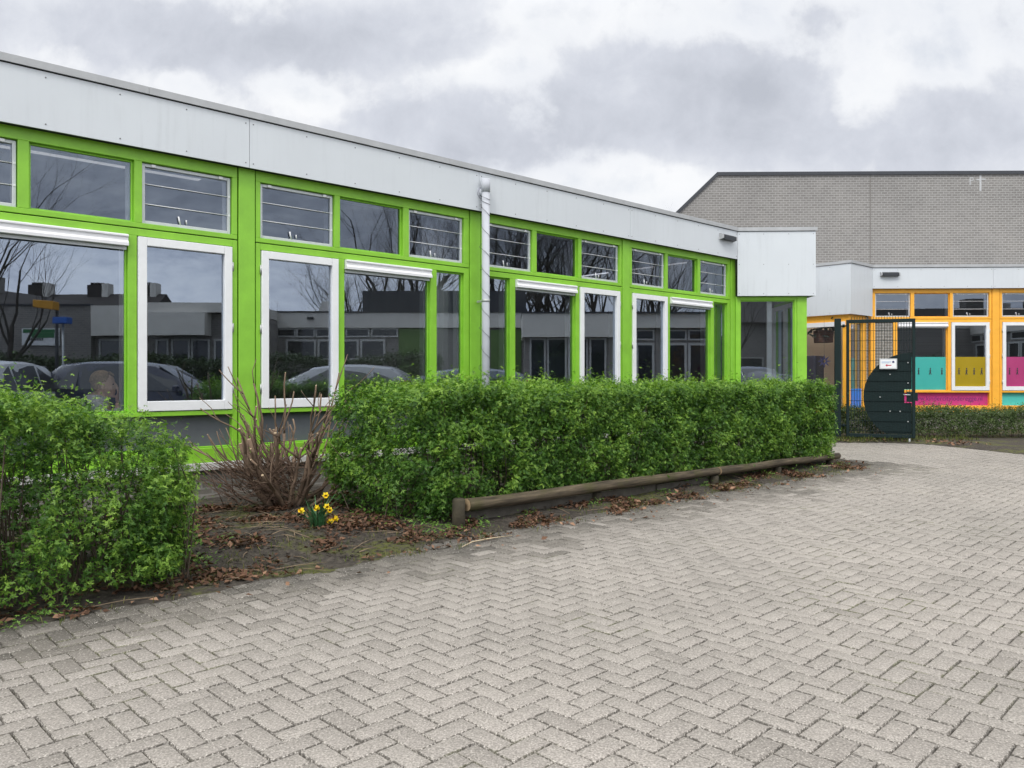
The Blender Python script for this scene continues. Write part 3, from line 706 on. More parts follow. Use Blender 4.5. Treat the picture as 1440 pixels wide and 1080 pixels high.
f = MB(); f.extr([(-.17, zb), (.17, zb), (.19, zb + .30), (-.19, zb + .30)], -.17, .17, axis='y'); f.build('basket', brown, pl, bevel=.01)
f = MB()
for sx in (-.15, .15): f.tube([(sx, 0, zb + .28), (0, 0, -.0)], .004, 5)
f.build('hanger', cable_m, pl)
L = 90; pos = np.column_stack([nr.normal(0, .20, L), nr.normal(0, .18, L), zb + .34 + nr.normal(0, .10, L)])
leafdark = leaf_mat('dark_house_leaf', (.006, .012, .008), (.012, .025, .012), (.03, .05, .02), .1)
kite = [(0, 0, 0), (.5, .22, .05), (1.0, 0, 0), (.5, -.22, .05)]
bulk('foliage', scatter(pos, nr.normal(0, 1, (L, 3)), nr.uniform(0, 6.3, L), nr.uniform(.10, .22, L), kite), None, [(0, 1, 2, 3)], nr.uniform(0, 1, L), leafdark, pl)
sp = pt(1159, 508, 18.45); stt = empty('star_ornament', (sp.x, sp.y, sp.z), 0); tag(stt, 'dark paper star hanging behind the passage window', 'ornament')
f = MB()
for k in range(8):
    a = k * math.pi / 4; ca, sa = math.cos(a), math.sin(a)
    f.add([(.04 * ca - .03 * sa, 0, .04 * sa + .03 * ca), (.04 * ca + .03 * sa, 0, .04 * sa - .03 * ca), (.17 * ca, -.01, .17 * sa), (.04 * ca, .02, .04 * sa)], [(0, 2, 3), (1, 3, 2), (0, 1, 2), (0, 3, 1)])
f.build('star', pbr('dark_blue_paper', (.02, .02, .07), .6), stt)
f = MB(); f.tube([(0, 0, .05), (0, 0, 3.44 - sp.z)], .002, 4); f.build('string', cable_m, stt)

# ------------------------------------------------------------------ gym hall behind
HY = 26.0; hx0 = (1008 - CX) / F * HY; hz1 = H + (HZ - 243.3) / F * HY
hall = new_building('gym_hall', (hx0, HY, 0), R(-1.0), 'tall grey brick hall with a sloping left shoulder and thin dark roof edge')
slope = 1.0
wv = [(0, hz1), (-4.2, hz1 - 4.05), (-4.2, 0), (24, 0), (24, hz1)]
f = MB(); f.add([(x, 0, z) for x, z in wv] + [(x, 14, z) for x, z in wv], [(0, 1, 2, 3, 4), (9, 8, 7, 6, 5), (0, 5, 6, 1), (1, 6, 7, 2), (3, 8, 9, 4), (4, 9, 5, 0)])
f.build('wall', brick_hall, hall)
f = MB(); f.add([(0, -.06, hz1 + .02), (24, -.06, hz1 + .02), (24, -.06, hz1 - .09), (0.03, -.06, hz1 - .09), (0, .2, hz1 + .02), (24, .2, hz1 + .02), (24, .2, hz1 - .09), (0.03, .2, hz1 - .09)], [(3, 2, 1, 0), (0, 1, 5, 4), (7, 6, 2, 3), (4, 5, 6, 7), (1, 2, 6, 5), (0, 4, 7, 3)])
f.build('roof_trim', dark_trim, hall)
dxs, dzs = -4.2, -4.05; ln = math.hypot(dxs, dzs); nx, nz = dzs / ln * -1 * .09, dxs / ln * .09
f = MB(); q0 = (0, hz1 + .02); q1 = (dxs, hz1 + dzs + .02)
f.add([(q0[0], -.055, q0[1]), (q1[0], -.055, q1[1]), (q1[0] + .07, -.055, q1[1] - .09), (q0[0] + .03, -.055, q0[1] - .11), (q0[0], .2, q0[1]), (q1[0], .2, q1[1]), (q1[0] + .07, .2, q1[1] - .09), (q0[0] + .03, .2, q0[1] - .11)], [(0, 1, 2, 3), (4, 7, 6, 5), (0, 4, 5, 1), (3, 2, 6, 7), (1, 5, 6, 2)])
f.build('roof_trim', dark_trim, hall)
xj = (1222 - 1008) / F * HY; f = MB(); f.box(xj - .012, xj + .012, -.004, .0, 0, hz1 - .1); f.build('expansion_joint', pbr('joint_sealant', (.14, .13, .12), .9), hall)
f = MB(); xg = (1375 - 1008) / F * HY; zg = lambda y: H + (HZ - y) / F * HY
f.box(xg - .035, xg + .03, -.004, -.0005, zg(270), zg(247.5)); f.box(xg - .14, xg - .036, -.004, -.0005, zg(255), zg(253.2)); f.box(xg + .031, xg + .17, -.004, -.0005, zg(254.5), zg(252.8))
xp = xg - .34
f.box(xp - .02, xp + .012, -.004, -.0005, zg(262), zg(251)); f.box(xp + .0125, xp + .10, -.004, -.0005, zg(252), zg(251)); f.box(xp + .08, xp + .105, -.004, -.0005, zg(255.5), zg(252.01)); f.box(xp + .0125, xp + .0795, -.004, -.0005, zg(256), zg(255))
f.build('paint_mark', chalk, hall)

# ------------------------------------------------------------------ hedges
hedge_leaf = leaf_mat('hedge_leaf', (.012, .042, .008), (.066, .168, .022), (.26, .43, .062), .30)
twig_m = pbr('hedge_twig', (.085, .065, .048), .85, .3, 20)
LOBED = [(0, 0, 0)] + [q for a in (-62, 0, 62) for q in ((.42 * math.cos(R(a - 24)), .42 * math.sin(R(a - 24)), .04), (.80 * math.cos(R(a)), .80 * math.sin(R(a)), -.05), (.42 * math.cos(R(a + 24)), .42 * math.sin(R(a + 24)), .04))]
LOBED_F = [(0, 1, 2, 3), (0, 4, 5, 6), (0, 7, 8, 9)]
KITE = [(0, 0, 0), (.45, .32, .06), (.9, 0, -.04), (.45, -.32, .06)]
def noise_arr(P, sc, off=0.0):
    return np.array([mn.noise((a * sc + off, b * sc + 3.3, c * sc + 7.1)) for a, b, c in P])
def hedge(name, outline, ztop, clusters, per, lsize, lobed, seed, mat=None, gaps=(), label='', stems=120, hole=.22, tlo=.42, zb=.10, kind_cat='hedge', to=None, shell=.085):
    """outline: list of (s, n) points, anticlockwise; ztop(s, n) -> height; leaf clusters in a shell of the clipped body"""
    rg = np.random.default_rng(seed); mat = mat or hedge_leaf; conv = to or toworld
    O = np.array(outline); E_ = np.roll(O, -1, 0) - O; Ln = np.linalg.norm(E_, axis=1); per_ = Ln.sum(); hm = np.mean([ztop(*o) for o in outline])
    # polygon area
    x, y = O[:, 0], O[:, 1]; area = .5 * abs(np.dot(x, np.roll(y, -1)) - np.dot(y, np.roll(x, -1)))
    sgn = 1 if (np.dot(x, np.roll(y, -1)) - np.dot(y, np.roll(x, -1))) > 0 else -1
    side = per_ * hm; nside = int(clusters * side / (side + area)); ntop = clusters - nside
    ei = rg.choice(len(O), nside, p=Ln / per_); t = rg.random(nside)
    ps = O[ei] + E_[ei] * t[:, None]; no = np.column_stack([E_[ei][:, 1], -E_[ei][:, 0]]) * sgn / Ln[ei][:, None]
    zt = np.array([ztop(a, b) for a, b in ps]); z = zb + (zt - zb) * rg.random(nside) ** .92
    dep = rg.exponential(shell, nside)
    taper = .06 * np.clip(.35 - z, 0, 1) * 3                     # hedge narrows a little at its foot
    ps = ps - no * (dep + taper)[:, None]
    A3 = np.column_stack([ps, z]); N3 = np.column_stack([no, np.full(nside, .35)])
    # top points by rejection
    tp = []
    lo, hi = O.min(0), O.max(0)
    while len(tp) < ntop:
        q = lo + (hi - lo) * rg.random(2); ins = False
        for i in range(len(O)):
            a, b = O[i], O[(i + 1) % len(O)]
            if (a[1] > q[1]) != (b[1] > q[1]) and q[0] < (b[0] - a[0]) * (q[1] - a[1]) / (b[1] - a[1]) + a[0]: ins = not ins
        if ins: tp.append((q[0], q[1], ztop(q[0], q[1]) - rg.exponential(.07)))
    B3 = np.array(tp); NB = np.tile(np.array([[0, 0, 1.]]), (ntop, 1)) + rg.normal(0, .25, (ntop, 3))
    C = np.vstack([A3, B3]); NN = np.vstack([N3, NB])
    d1 = noise_arr(C, 2.6, seed); d2 = noise_arr(C, 6.5, seed + 5.0)
    C = C + NN * (d1 * .10 + d2 * .085)[:, None]
    C[:, 2] = np.maximum(C[:, 2], zb * .4 + .0)
    keep = (noise_arr(C, 5.2, seed + 9.0) > -hole - .25 * rg.random(len(C)))
    for (gs, gw, gz0, gz1, pr) in gaps:
        keep &= ~((np.abs(C[:, 0] - gs + .05 * np.sin(C[:, 2] * 9)) < gw) & (C[:, 2] > gz0) & (C[:, 2] < gz1) & (rg.random(len(C)) < pr))
    C, NN, d1, d2 = C[keep], NN[keep], d1[keep], d2[keep]; n = len(C)
    # young shoots standing proud of the clipped faces
    idx = np.repeat(np.arange(n), per); up = NN / np.linalg.norm(NN, axis=1, keepdims=True) + np.array([0, 0, .6]) + rg.normal(0, .35, (n, 3))
    up /= np.linalg.norm(up, axis=1, keepdims=True); ln_ = rg.gamma(3.0, .020, n) * (1 + .9 * (rg.random(n) < .09))
    tt = np.tile(np.linspace(0, 1, per), n) + rg.normal(0, .08, n * per)
    pos = C[idx] + up[idx] * (ln_[idx] * tt)[:, None] + rg.normal(0, lsize * .55, (n * per, 3))
    nr_ = NN[idx] * .6 + np.array([0, 0, .45]) + rg.normal(0, .55, (n * per, 3))
    sz = lsize * rg.uniform(.65, 1.25, n * per)
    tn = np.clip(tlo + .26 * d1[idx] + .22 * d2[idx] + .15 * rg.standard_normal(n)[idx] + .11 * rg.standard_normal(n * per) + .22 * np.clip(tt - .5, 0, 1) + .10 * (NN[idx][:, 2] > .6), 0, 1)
    W = np.array([conv(a, b, c) for a, b, c in pos])
    rotm = np.array([conv(1, 0, 0) - conv(0, 0, 0), conv(0, 1, 0) - conv(0, 0, 0), Vector((0, 0, 1))])
    Wn = nr_ @ rotm
    o0 = conv(float(O[:, 0].mean()), float(O[:, 1].mean()), 0)
    root = empty(name, o0); tag(root, label, kind_cat)
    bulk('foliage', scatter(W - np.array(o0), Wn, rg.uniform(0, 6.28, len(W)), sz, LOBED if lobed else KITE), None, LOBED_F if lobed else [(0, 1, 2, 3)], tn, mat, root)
    f = MB(); rr = random.Random(seed); org = Vector(o0)
    for i in range(stems):
        k = rr.randrange(n); a = C[k]; cen = (a[0] * .75 + O[:, 0].mean() * .25 if len(O) < 5 else a[0] + rr.uniform(-.12, .12), np.clip(a[1] * .5 + O[:, 1].mean() * .5, O[:, 1].min() + .2, O[:, 1].max() - .2) + rr.uniform(-.1, .1))
        b0_ = conv(cen[0], cen[1], 0) - org; e = conv(*a) - org; mid = (b0_ + e) / 2 + Vector((rr.uniform(-.08, .08), rr.uniform(-.08, .08), .06))
        f.tube([b0_, mid, e], [.007, .005, .0025], 4, caps=False)
    st_ = f.build('stems', twig_m, root); st_['kind'] = 'stuff'
    return root
hz = lambda s, n: 1.135 + .05 * mn.noise(Vector((s * 1.3, n * 1.3, 8))) + .045 * mn.noise(Vector((s * 4.0, n * 4.0, 2))) - .35 * max(0, .32 - s) + .012 * math.sin(s * 1.9) + .014 * math.sin(s * 4.3 + n)
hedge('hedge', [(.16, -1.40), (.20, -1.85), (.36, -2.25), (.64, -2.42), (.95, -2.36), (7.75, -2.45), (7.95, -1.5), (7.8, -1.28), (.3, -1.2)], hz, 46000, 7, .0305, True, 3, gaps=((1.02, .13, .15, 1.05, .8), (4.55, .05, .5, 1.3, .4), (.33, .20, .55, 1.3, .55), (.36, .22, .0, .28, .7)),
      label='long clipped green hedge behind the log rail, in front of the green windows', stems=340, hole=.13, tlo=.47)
def hzl(s, n):
    z = 1.140 + .02 * math.sin(s * 3.1) + .015 * math.sin(s * 7.0)
    z += .03 * mn.noise(Vector((s * 4.0, n * 4.0, 2)))
    return z - max(0, s + 2.45) * .24 - max(0, s + 1.85) * .4 if s > -2.45 else z
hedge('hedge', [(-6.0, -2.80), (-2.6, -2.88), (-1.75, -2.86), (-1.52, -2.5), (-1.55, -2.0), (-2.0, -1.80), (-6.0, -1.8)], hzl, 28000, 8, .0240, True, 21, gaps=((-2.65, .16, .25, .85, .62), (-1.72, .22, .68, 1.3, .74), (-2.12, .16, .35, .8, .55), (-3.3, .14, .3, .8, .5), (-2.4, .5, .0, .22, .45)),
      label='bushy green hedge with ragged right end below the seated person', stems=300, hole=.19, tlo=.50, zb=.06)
low_leaf = leaf_mat('low_hedge_leaf', (.026, .048, .014), (.062, .105, .028), (.13, .19, .05), .2)
wl = lambda s, n, z=0: Vector((s, n, z))
def low_top(s, n): return .60 + .03 * math.sin(s * 3) + .02 * math.sin(s * 8)
hedge('hedge', [(6.75, 15.85), (14.5, 15.85), (14.5, 16.6), (6.75, 16.6)], low_top, 13000, 6, .034, False, 33, mat=low_leaf, label='low olive hedge in front of the orange window wing, partly behind the gate', stems=130, hole=.34, to=wl, shell=.06)

# ------------------------------------------------------------------ pruned shrub
shrub_m = pbr('pruned_cane', (.175, .122, .085), .85, .35, 9, .4, 80); cut_m = pbr('cut_wood', (.42, .33, .22), .8, .1, 20)
sb_ = toworld(-.03, -.88, 0); shrub = empty('pruned_shrub', (sb_.x, sb_.y, hsoil(-.03, -.88) - .02)); shrub.scale = (1.32, 1.32, 1.22); tag(shrub, 'bare brown pruned shrub with cut canes beside the daffodils', 'shrub')
rr = random.Random(17); f = MB(); tw = MB(); cu = MB()
ax = Vector((cP, sP, 0)); ay = Vector((-sP, cP, 0))
def cane(base, az_, lean, ln, r0, r1, mb, n=7, steps=6, curl=.35, cut=True, wob=1.0):
    d = (ax * math.cos(az_) * math.sin(lean) + ay * math.sin(az_) * math.sin(lean) + Vector((0, 0, math.cos(lean)))).normalized()
    p_ = [Vector(base)]; rs = [r0]
    for i in range(steps):
        d = (d + Vector((0, 0, curl / steps)) + Vector((rr.gauss(0, .07), rr.gauss(0, .07), rr.gauss(0, .05))) * wob).normalized()
        p_.append(p_[-1] + d * ln / steps); rs.append(r0 + (r1 - r0) * (i + 1) / steps)
    mb.tube(p_, rs, n, mi=0)
    if cut:
        e = p_[-1]; cu.tube([e, e + d * .002], r1 * .96, n)
    return p_, d
for i in range(7):
    az_ = rr.uniform(0, 6.283); p_, d = cane(ax * (math.cos(az_) * .10) + ay * (math.sin(az_) * .06), az_, rr.uniform(.25, .75), rr.uniform(.40, .62), rr.uniform(.022, .027), rr.uniform(.013, .017), f, curl=.5, cut=True, wob=1.6)
    for k in range(2): cane(p_[rr.choice((3, 4, 5))], az_ + rr.uniform(-1.3, 1.3), rr.uniform(.2, .9), rr.uniform(.2, .4), .012, .008, f, n=7, steps=5, curl=.4, cut=True, wob=1.6)
for i in range(15):
    az_ = rr.uniform(0, 6.283); lean = abs(rr.gauss(.48, .30)); ln = rr.uniform(.40, .70)
    b_ = ax * (math.cos(az_) * rr.uniform(.02, .26)) + ay * (math.sin(az_) * rr.uniform(.02, .14))
    p_, d = cane(b_, az_, lean, ln, rr.uniform(.011, .019), rr.uniform(.008, .011), f, curl=rr.uniform(.1, .7), cut=True, wob=1.7)
    for k in range(rr.randrange(1, 4)):
        j = rr.choice((3, 4, 5, 6, 6)); l2 = rr.uniform(.18, .50); a2 = az_ + rr.uniform(-1.5, 1.5)
        q_, d2 = cane(p_[j], a2, lean * rr.uniform(.3, 1.0) + rr.uniform(-.1, .45), l2, rr.uniform(.006, .009), rr.uniform(.004, .007), f, n=7, steps=5, curl=rr.uniform(0, .6), cut=True, wob=1.8)
        for w in range(rr.randrange(0, 4)):
            cane(q_[rr.randrange(2, 6)], a2 + rr.uniform(-1.6, 1.6), lean + rr.uniform(.0, .7), rr.uniform(.10, .34), .0042, .0022, f, n=5, steps=4, curl=.3, cut=True, wob=2)
for (az_, lean, ln) in ((.1, 1.05, 1.15), (-.25, 1.15, 1.0), (3.1, .95, .85), (2.8, 1.1, .95), (.2, .75, 1.05), (3.4, .8, .9), (-.1, .62, 1.2), (3.0, .7, 1.1)):
    p_, d = cane(ax * .05, az_, lean, ln, .010, .0045, f, steps=8, curl=.5, wob=1.4)
    for k in range(3): cane(p_[rr.randrange(3, 8)], az_ + rr.uniform(-.9, .9), lean + rr.uniform(-.5, .3), rr.uniform(.15, .4), .006, .003, f, n=5, steps=4, curl=.4, cut=False)
for i in range(230):
    az_ = rr.choice((rr.uniform(2.2, 4.2), rr.uniform(0, 6.28))); b_ = ax * rr.uniform(-.4, .15) + ay * rr.uniform(-.15, .15) + Vector((0, 0, rr.uniform(.05, .35)))
    cane(b_, az_, rr.uniform(.5, 1.7), rr.uniform(.15, .45), .0035, .0018, tw, n=4, steps=4, curl=.1, cut=False)
f.build('canes', shrub_m, shrub)['kind'] = 'stuff'; cu.build('cut_ends', cut_m, shrub)['kind'] = 'stuff'; tw.build('twigs', pbr('shrub_twig', (.13, .085, .062), .9, .3, 12), shrub)['kind'] = 'stuff'

# ------------------------------------------------------------------ daffodils
DY = 6.30; db = pt(447, 752, DY); dafo = empty('daffodils', (db.x, db.y, hsoil(*toloc(db.x, db.y)))); tag(dafo, 'clump of yellow daffodils growing on bare soil between the hedges', 'flowers')
daf_leaf = pbr('daffodil_leaf', (.035, .125, .045), .5, .25, 6); yel = pbr('daffodil_yellow', (.85, .66, .02), .5, .06, 20); yel2 = pbr('daffodil_trumpet', (.85, .56, .010), .5, .06, 20)
f = MB(); rr = random.Random(4); org = dafo.location.copy()
for i in range(62):
    a = rr.uniform(0, 6.28); b_ = Vector((math.cos(a) * rr.uniform(0, .07), math.sin(a) * rr.uniform(0, .05), 0)); ln = rr.uniform(.10, .25); out = rr.uniform(.02, .20)
    side = Vector((-math.sin(a), math.cos(a), 0)) * rr.uniform(.004, .007)
    p_ = [b_, b_ + Vector((math.cos(a) * out * .3, math.sin(a) * out * .3, ln * .55)), b_ + Vector((math.cos(a) * out, math.sin(a) * out, ln * (.98 if rr.random() < .75 else .7)))]
    f.add([p_[0] - side, p_[0] + side, p_[1] + side, p_[1] - side, p_[2] + side * .2, p_[2] - side * .2], [(0, 1, 2, 3), (3, 2, 4, 5)])
f.build('leaves', daf_leaf, dafo)['kind'] = 'stuff'
for px, py in ((458, 696.5), (446, 713.7), (424.5, 718), (459.5, 712.5), (455, 721), (463.5, 717.5), (472.5, 729), (464.5, 733.5)):
    c = pt(px, py, DY + rr.uniform(-.08, .06)) - org
    d = Vector((rr.uniform(-.7, .7), -1, rr.uniform(-.45, .2))).normalized(); a_ = d.orthogonal().normalized(); b2_ = d.cross(a_)
    f = MB(); r0 = .029
    for k in range(6):
        t = k * math.pi / 3 + .3; e = (a_ * math.cos(t) + b2_ * math.sin(t)); sd_ = (a_ * -math.sin(t) + b2_ * math.cos(t))
        f.add([c + e * .006, c + e * r0 * .5 + sd_ * .013 + d * .002, c + e * r0 - d * .005, c + e * r0 * .5 - sd_ * .013 + d * .002], [(0, 1, 2, 3)])
    fl = f.build('flower', yel, dafo)
    t_ = MB(); t_.tube([c, c + d * .014, c + d * .026, c + d * .030], [.007, .009, .011, .015], 10, caps=False); t_.build('trumpet', yel2, fl)
    s_ = MB(); s_.tube([Vector((rr.uniform(-.03, .03), rr.uniform(-.03, .03), 0)), Vector((c.x * .75, c.y * .75, c.z * .6)), c + Vector((0, .02, .012)), c], [.004, .0035, .003, .003], 5); s_.build('stalk', daf_leaf, fl)

# ------------------------------------------------------------------ log rail along the bed
wood = None
m, q, b, out = mat_base('weathered_log'); co = q.new("ShaderNodeTexCoord").outputs['Object']; x, y, z = q.sep(co)
gr = q.noise(q.vec(q.m('MULTIPLY', x, 2.5), q.m('MULTIPLY', y, 40), q.m('MULTIPLY', z, 40)), 1.0, 6, .65)
c = q.ramp(gr, ((.32, (.014, .011, .007)), (.46, (.060, .047, .030)), (.60, (.115, .091, .058)), (.78, (.21, .17, .115))))
mo = q.mapr(q.noise(co, 3.5, 5, .6), .50, .66); c = q.mix(q.m('MULTIPLY', mo, .75), c, (.062, .060, .018, 1)); q.link(c, b.inputs['Base Color']); b.inputs['Roughness'].default_value = .85
bn = q.new("ShaderNodeBump"); bn.inputs['Strength'].default_value = .9; bn.inputs['Distance'].default_value = .008; q.link(gr, bn.inputs['Height']); q.link(bn.outputs[0], b.inputs['Normal']); log_m = m
post_m = pbr('old_post', (.050, .043, .028), .9, .35, 12, .7, 50); end_m = pbr('log_end', (.34, .25, .15), .85, .25, 14)
RN = -2.46
bar = empty('log_rail', toworld(0, RN, 0), PHI); tag(bar, 'low weathered log rail on short posts along the edge of the planting bed', 'fence')
def log(s0, s1, z0, z1, r0, r1, seed):
    f = MB(); n = 16; p_ = []; rs = []
    for i in range(n + 1):
        t = i / n; p_.append((s0 + (s1 - s0) * t, .016 * mn.noise(Vector((t * 3, seed, 0))), z0 + (z1 - z0) * t + .018 * mn.noise(Vector((t * 3, seed, 7))))); rs.append((r0 + (r1 - r0) * t) * (1 + .06 * mn.noise(Vector((t * 7, seed, 3)))))
    f.tube(p_, rs, 14, caps=False); lg = f.build('rail', log_m, bar)
    for sgn, i in ((-1, 0), (1, -1)):
        e = MB(); q0 = Vector(p_[i]); vs = [q0 + Vector((sgn * .004, 0, 0))]
        for k in range(14): a = 2 * math.pi * k / 14; vs.append(q0 + Vector((sgn * .001, math.cos(a) * rs[i] * .99, math.sin(a) * rs[i] * .99)))
        e.add(vs, [(0, 1 + k, 1 + (k + 1) % 14) if sgn > 0 else (0, 1 + (k + 1) % 14, 1 + k) for k in range(14)]); e.build('sawn_end', end_m, lg)
log(.86, 4.70, .198, .176, .055, .047, 1.0); log(4.72, 7.86, .174, .142, .051, .043, 2.0)
def post(s, n, h_, r, seed):
    f = MB(); f.tube([(s, n, -.05), (s, n, h_ * .5), (s + .004, n, h_ - .012), (s + .004, n, h_)], [r * 1.03, r, r * .98, r * .80], 14); f.build('post', post_m, bar)
post(.77, .0, .262, .056, 1); post(4.66, .02, .125, .055, 2); post(6.16, .03, .115, .05, 3); post(7.66, .02, .095, .065, 4); post(2.6, .05, .13, .05, 5)
f = MB(); f.box(.86, 3.6, .075, .10, .01, .115); f.box(3.63, 4.6, .075, .10, .005, .10); f.build('kick_board', pbr('grey_board', (.10, .092, .078), .9, .3, 10, .5, 50), bar)

# ------------------------------------------------------------------ litter, weeds, grass
rg = np.random.default_rng(8)
def soil_z(s, n): return hsoil(s, n) if n > -2.80 else .004
LT = [(0, 0, 0), (.35, .30, .14), (1, 0, .02), (.35, -.30, .14), (.55, 0, -.02)]
LTF = [(0, 4, 1), (1, 4, 2), (2, 4, 3), (3, 4, 0)]
litter_m = leaf_mat('dead_leaf', (.030, .018, .012), (.115, .058, .034), (.33, .20, .13), .1, .8)
S, Nn, tn = [], [], []
def sprinkle(num, s0, s1, n0, n1, tmean=.45, clump=0.0):
    k = 0
    while k < num:
        s, n = rg.uniform(s0, s1), rg.uniform(n0, n1)
        if clump and mn.noise(Vector((s * 2.3, n * 3.1, 4))) < clump * rg.random() - .1: continue
        S.append(s); Nn.append(n); tn.append(np.clip(rg.normal(tmean, .2), 0, 1)); k += 1
sprinkle(2600, .8, 7.9, -2.80, -2.36, .42, .3); sprinkle(900, -.75, .75, -1.35, -.5, .42, .2); sprinkle(3600, -1.5, .9, -2.72, -.5, .40, .55); sprinkle(500, -3.2, -1.2, -3.0, -2.5, .42, .3)
sprinkle(900, -3.0, 7.9, -2.98, -2.72, .5, .4); sprinkle(700, -.2, 1.0, -2.75, -1.6, .45, .2); sprinkle(80, -2, 8, -3.4, -2.9, .7); sprinkle(160, 7.6, 8.3, -2.75, -1.5, .45)
S, Nn, tn = np.array(S), np.array(Nn), np.array(tn)
pos = np.array([toworld(a, b_, soil_z(a, b_) + .006 + .012 * rg.random()) for a, b_ in zip(S, Nn)])
lit = bulk('leaf_litter', scatter(pos, np.column_stack([rg.normal(0, .45, (len(S), 2)), np.ones(len(S))]), rg.uniform(0, 6.28, len(S)), rg.gamma(6, .0062, len(S)).clip(.015, .075), LT), None, LTF, tn, litter_m); tag(lit, 'brown fallen leaves lying on the planting bed', 'fallen leaves', kind='stuff')
k = 420; X_ = rg.uniform(6.4, 8.9, k); Y_ = rg.uniform(14.3, 15.5, k); ok = np.array([x_ > 6.35 + 0 * y_ and (y_ > 15.25 or x_ > 8.0 - (14.95 - y_) * -.28) for x_, y_ in zip(X_, Y_)]); X_, Y_ = X_[ok], Y_[ok]
lt2 = bulk('leaf_litter', scatter(np.column_stack([X_, Y_, np.full(len(X_), .045)]), np.column_stack([rg.normal(0, .4, (len(X_), 2)), np.ones(len(X_))]), rg.uniform(0, 6.28, len(X_)), rg.uniform(.03, .09, len(X_)), LT), None, LTF, rg.uniform(.2, 1, len(X_)), litter_m); tag(lt2, 'dead leaves lying under the low hedge by the gate', 'fallen leaves', kind='stuff')
k = 5200; S2 = rg.uniform(-3.2, 8.0, k); S2[:3400] = rg.uniform(-1.6, 1.0, 3400); N2 = rg.uniform(-2.85, -.4, k); pos = np.array([toworld(a, b_, soil_z(a, b_)) for a, b_ in zip(S2, N2)])
OCT = [(1, 0, 0), (-.2, .9, .1), (-.8, -.5, 0), (.1, -.9, 0), (.1, .1, .7), (0, 0, -.4)]
cr_ = bulk('soil_crumbs', scatter(pos, np.column_stack([rg.normal(0, .5, (k, 2)), np.ones(k)]), rg.uniform(0, 6.28, k), rg.gamma(2.2, .0042, k).clip(.003, .030), OCT), None, [(0, 1, 4), (1, 2, 4), (2, 3, 4), (3, 0, 4), (1, 0, 5), (2, 1, 5), (3, 2, 5), (0, 3, 5)], rg.uniform(0, 1, k), MATS['soil']); tag(cr_, 'crumbs of dry earth on the planting bed', 'soil crumbs', kind='stuff')
# fallen twigs and pale chips
f = MB(); rr = random.Random(2)
for i in range(130):
    s, n = (rr.uniform(-1.6, .8), rr.uniform(-2.7, -.7)) if rr.random() < .7 else (rr.uniform(-2.6, 7.8), rr.uniform(-2.9, -2.45)); a = rr.uniform(0, 6.28); l = rr.uniform(.08, .38)
    z = soil_z(s, n) + .008; e = (s + math.cos(a) * l, n + math.sin(a) * l * .7); md = ((s + e[0]) / 2 + rr.uniform(-.02, .02), (n + e[1]) / 2)
    f.tube([toworld(s, n, z), toworld(*md, soil_z(*md) + .018), toworld(*e, soil_z(*e) + .012)], [rr.uniform(.002, .005), .003, .0015], 5)
tg_ = f.build('fallen_twigs', pbr('fallen_twig', (.20, .15, .10), .9, .35, 8)); tag(tg_, 'thin dry twigs scattered over the bare soil', 'twigs', kind='stuff')
p0, p1 = pt(650, 768, 0), 0
def gpx(px, py, z=0):
    Y = F * (H - z) / (py - HZ); return Vector(((px - CX) / F * Y, Y, z))
f = MB(); f.tube([gpx(650, 769, .012), gpx(664, 762, .02), gpx(690, 757, .02), gpx(720, 753, .012)], [.004, .005, .0045, .003], 6); tag(f.build('dry_stalk', pbr('straw', (.46, .38, .26), .85, .2, 10)), 'pale dry stalk lying at the left foot of the log rail', 'stalk')
f = MB(); f.tube([gpx(1146, 656, .03), gpx(1165, 655.5, .03), gpx(1185, 653, .02)], [.012, .014, .010], 7); tag(f.build('broken_branch', pbr('branch_bark', (.22, .17, .12), .85, .3, 10)), 'broken branch lying at the far end of the log rail', 'branch')
# weeds and grass
weed_leaf = leaf_mat('weed_leaf', (.05, .12, .02), (.12, .26, .04), (.24, .42, .08), .3)
def weeds(name, spots, size, label, per=60, spread=.11):
    P_, T_ = [], []
    for s, n, k in spots:
        for _ in range(int(per * k)):
            a = s + rg.normal(0, spread * k); b_ = n + rg.normal(0, spread * k * .8); P_.append(toworld(a, b_, soil_z(a, b_) + abs(rg.normal(.02, .025)))); T_.append(np.clip(rg.normal(.55, .2), 0, 1))
    P_ = np.array(P_); o = bulk(name, scatter(P_, np.column_stack([rg.normal(0, .5, (len(P_), 2)), np.ones(len(P_))]), rg.uniform(0, 6.28, len(P_)), rg.uniform(.6, 1.2, len(P_)) * size, LOBED), None, LOBED_F, np.array(T_), weed_leaf)
    tag(o, label, 'weeds', kind='stuff')
wsp = [toloc(*gpx(px, py).xy) + (k,) for px, py, k in ((275, 803, .9), (262, 806, .7), (290, 798, .4), (310, 777, .5), (60, 870, .8), (48, 872, .6), (20, 885, .5), (100, 862, .6))]
weeds('weeds', wsp, .020, 'bright green weeds at the foot of the left hedge')
wsp = [(s, -2.52 + rg.normal(0, .05), rg.uniform(.3, .9)) for s in (1.0, 1.6, 2.5, 3.0, 3.6, 4.4, 5.2, 5.8, 6.5, 6.9, 7.2, 7.7)] + [(.45, -2.2, 1.3), (.6, -2.35, 1.4), (.25, -1.8, 1.2), (.62, -2.55, 1.1), (.95, -2.55, .7), (.35, -2.05, 1.2), (.5, -2.45, 1.0)]
weeds('weeds', wsp, .022, 'green shoots growing out under the log rail', 70, .10)
gm = leaf_mat('grass_blade', (.05, .075, .018), (.11, .14, .035), (.26, .24, .10), .25)
gsp = []
for k in range(170):
    s = rg.uniform(-2.7, 7.9); n = rg.uniform(-2.95, -2.55) if s > .6 else rg.uniform(-3.05, -2.3); gsp.append((s, n))
gsp += [(rg.uniform(-1.1, .8), rg.uniform(-2.4, -1.6)) for _ in range(18)]
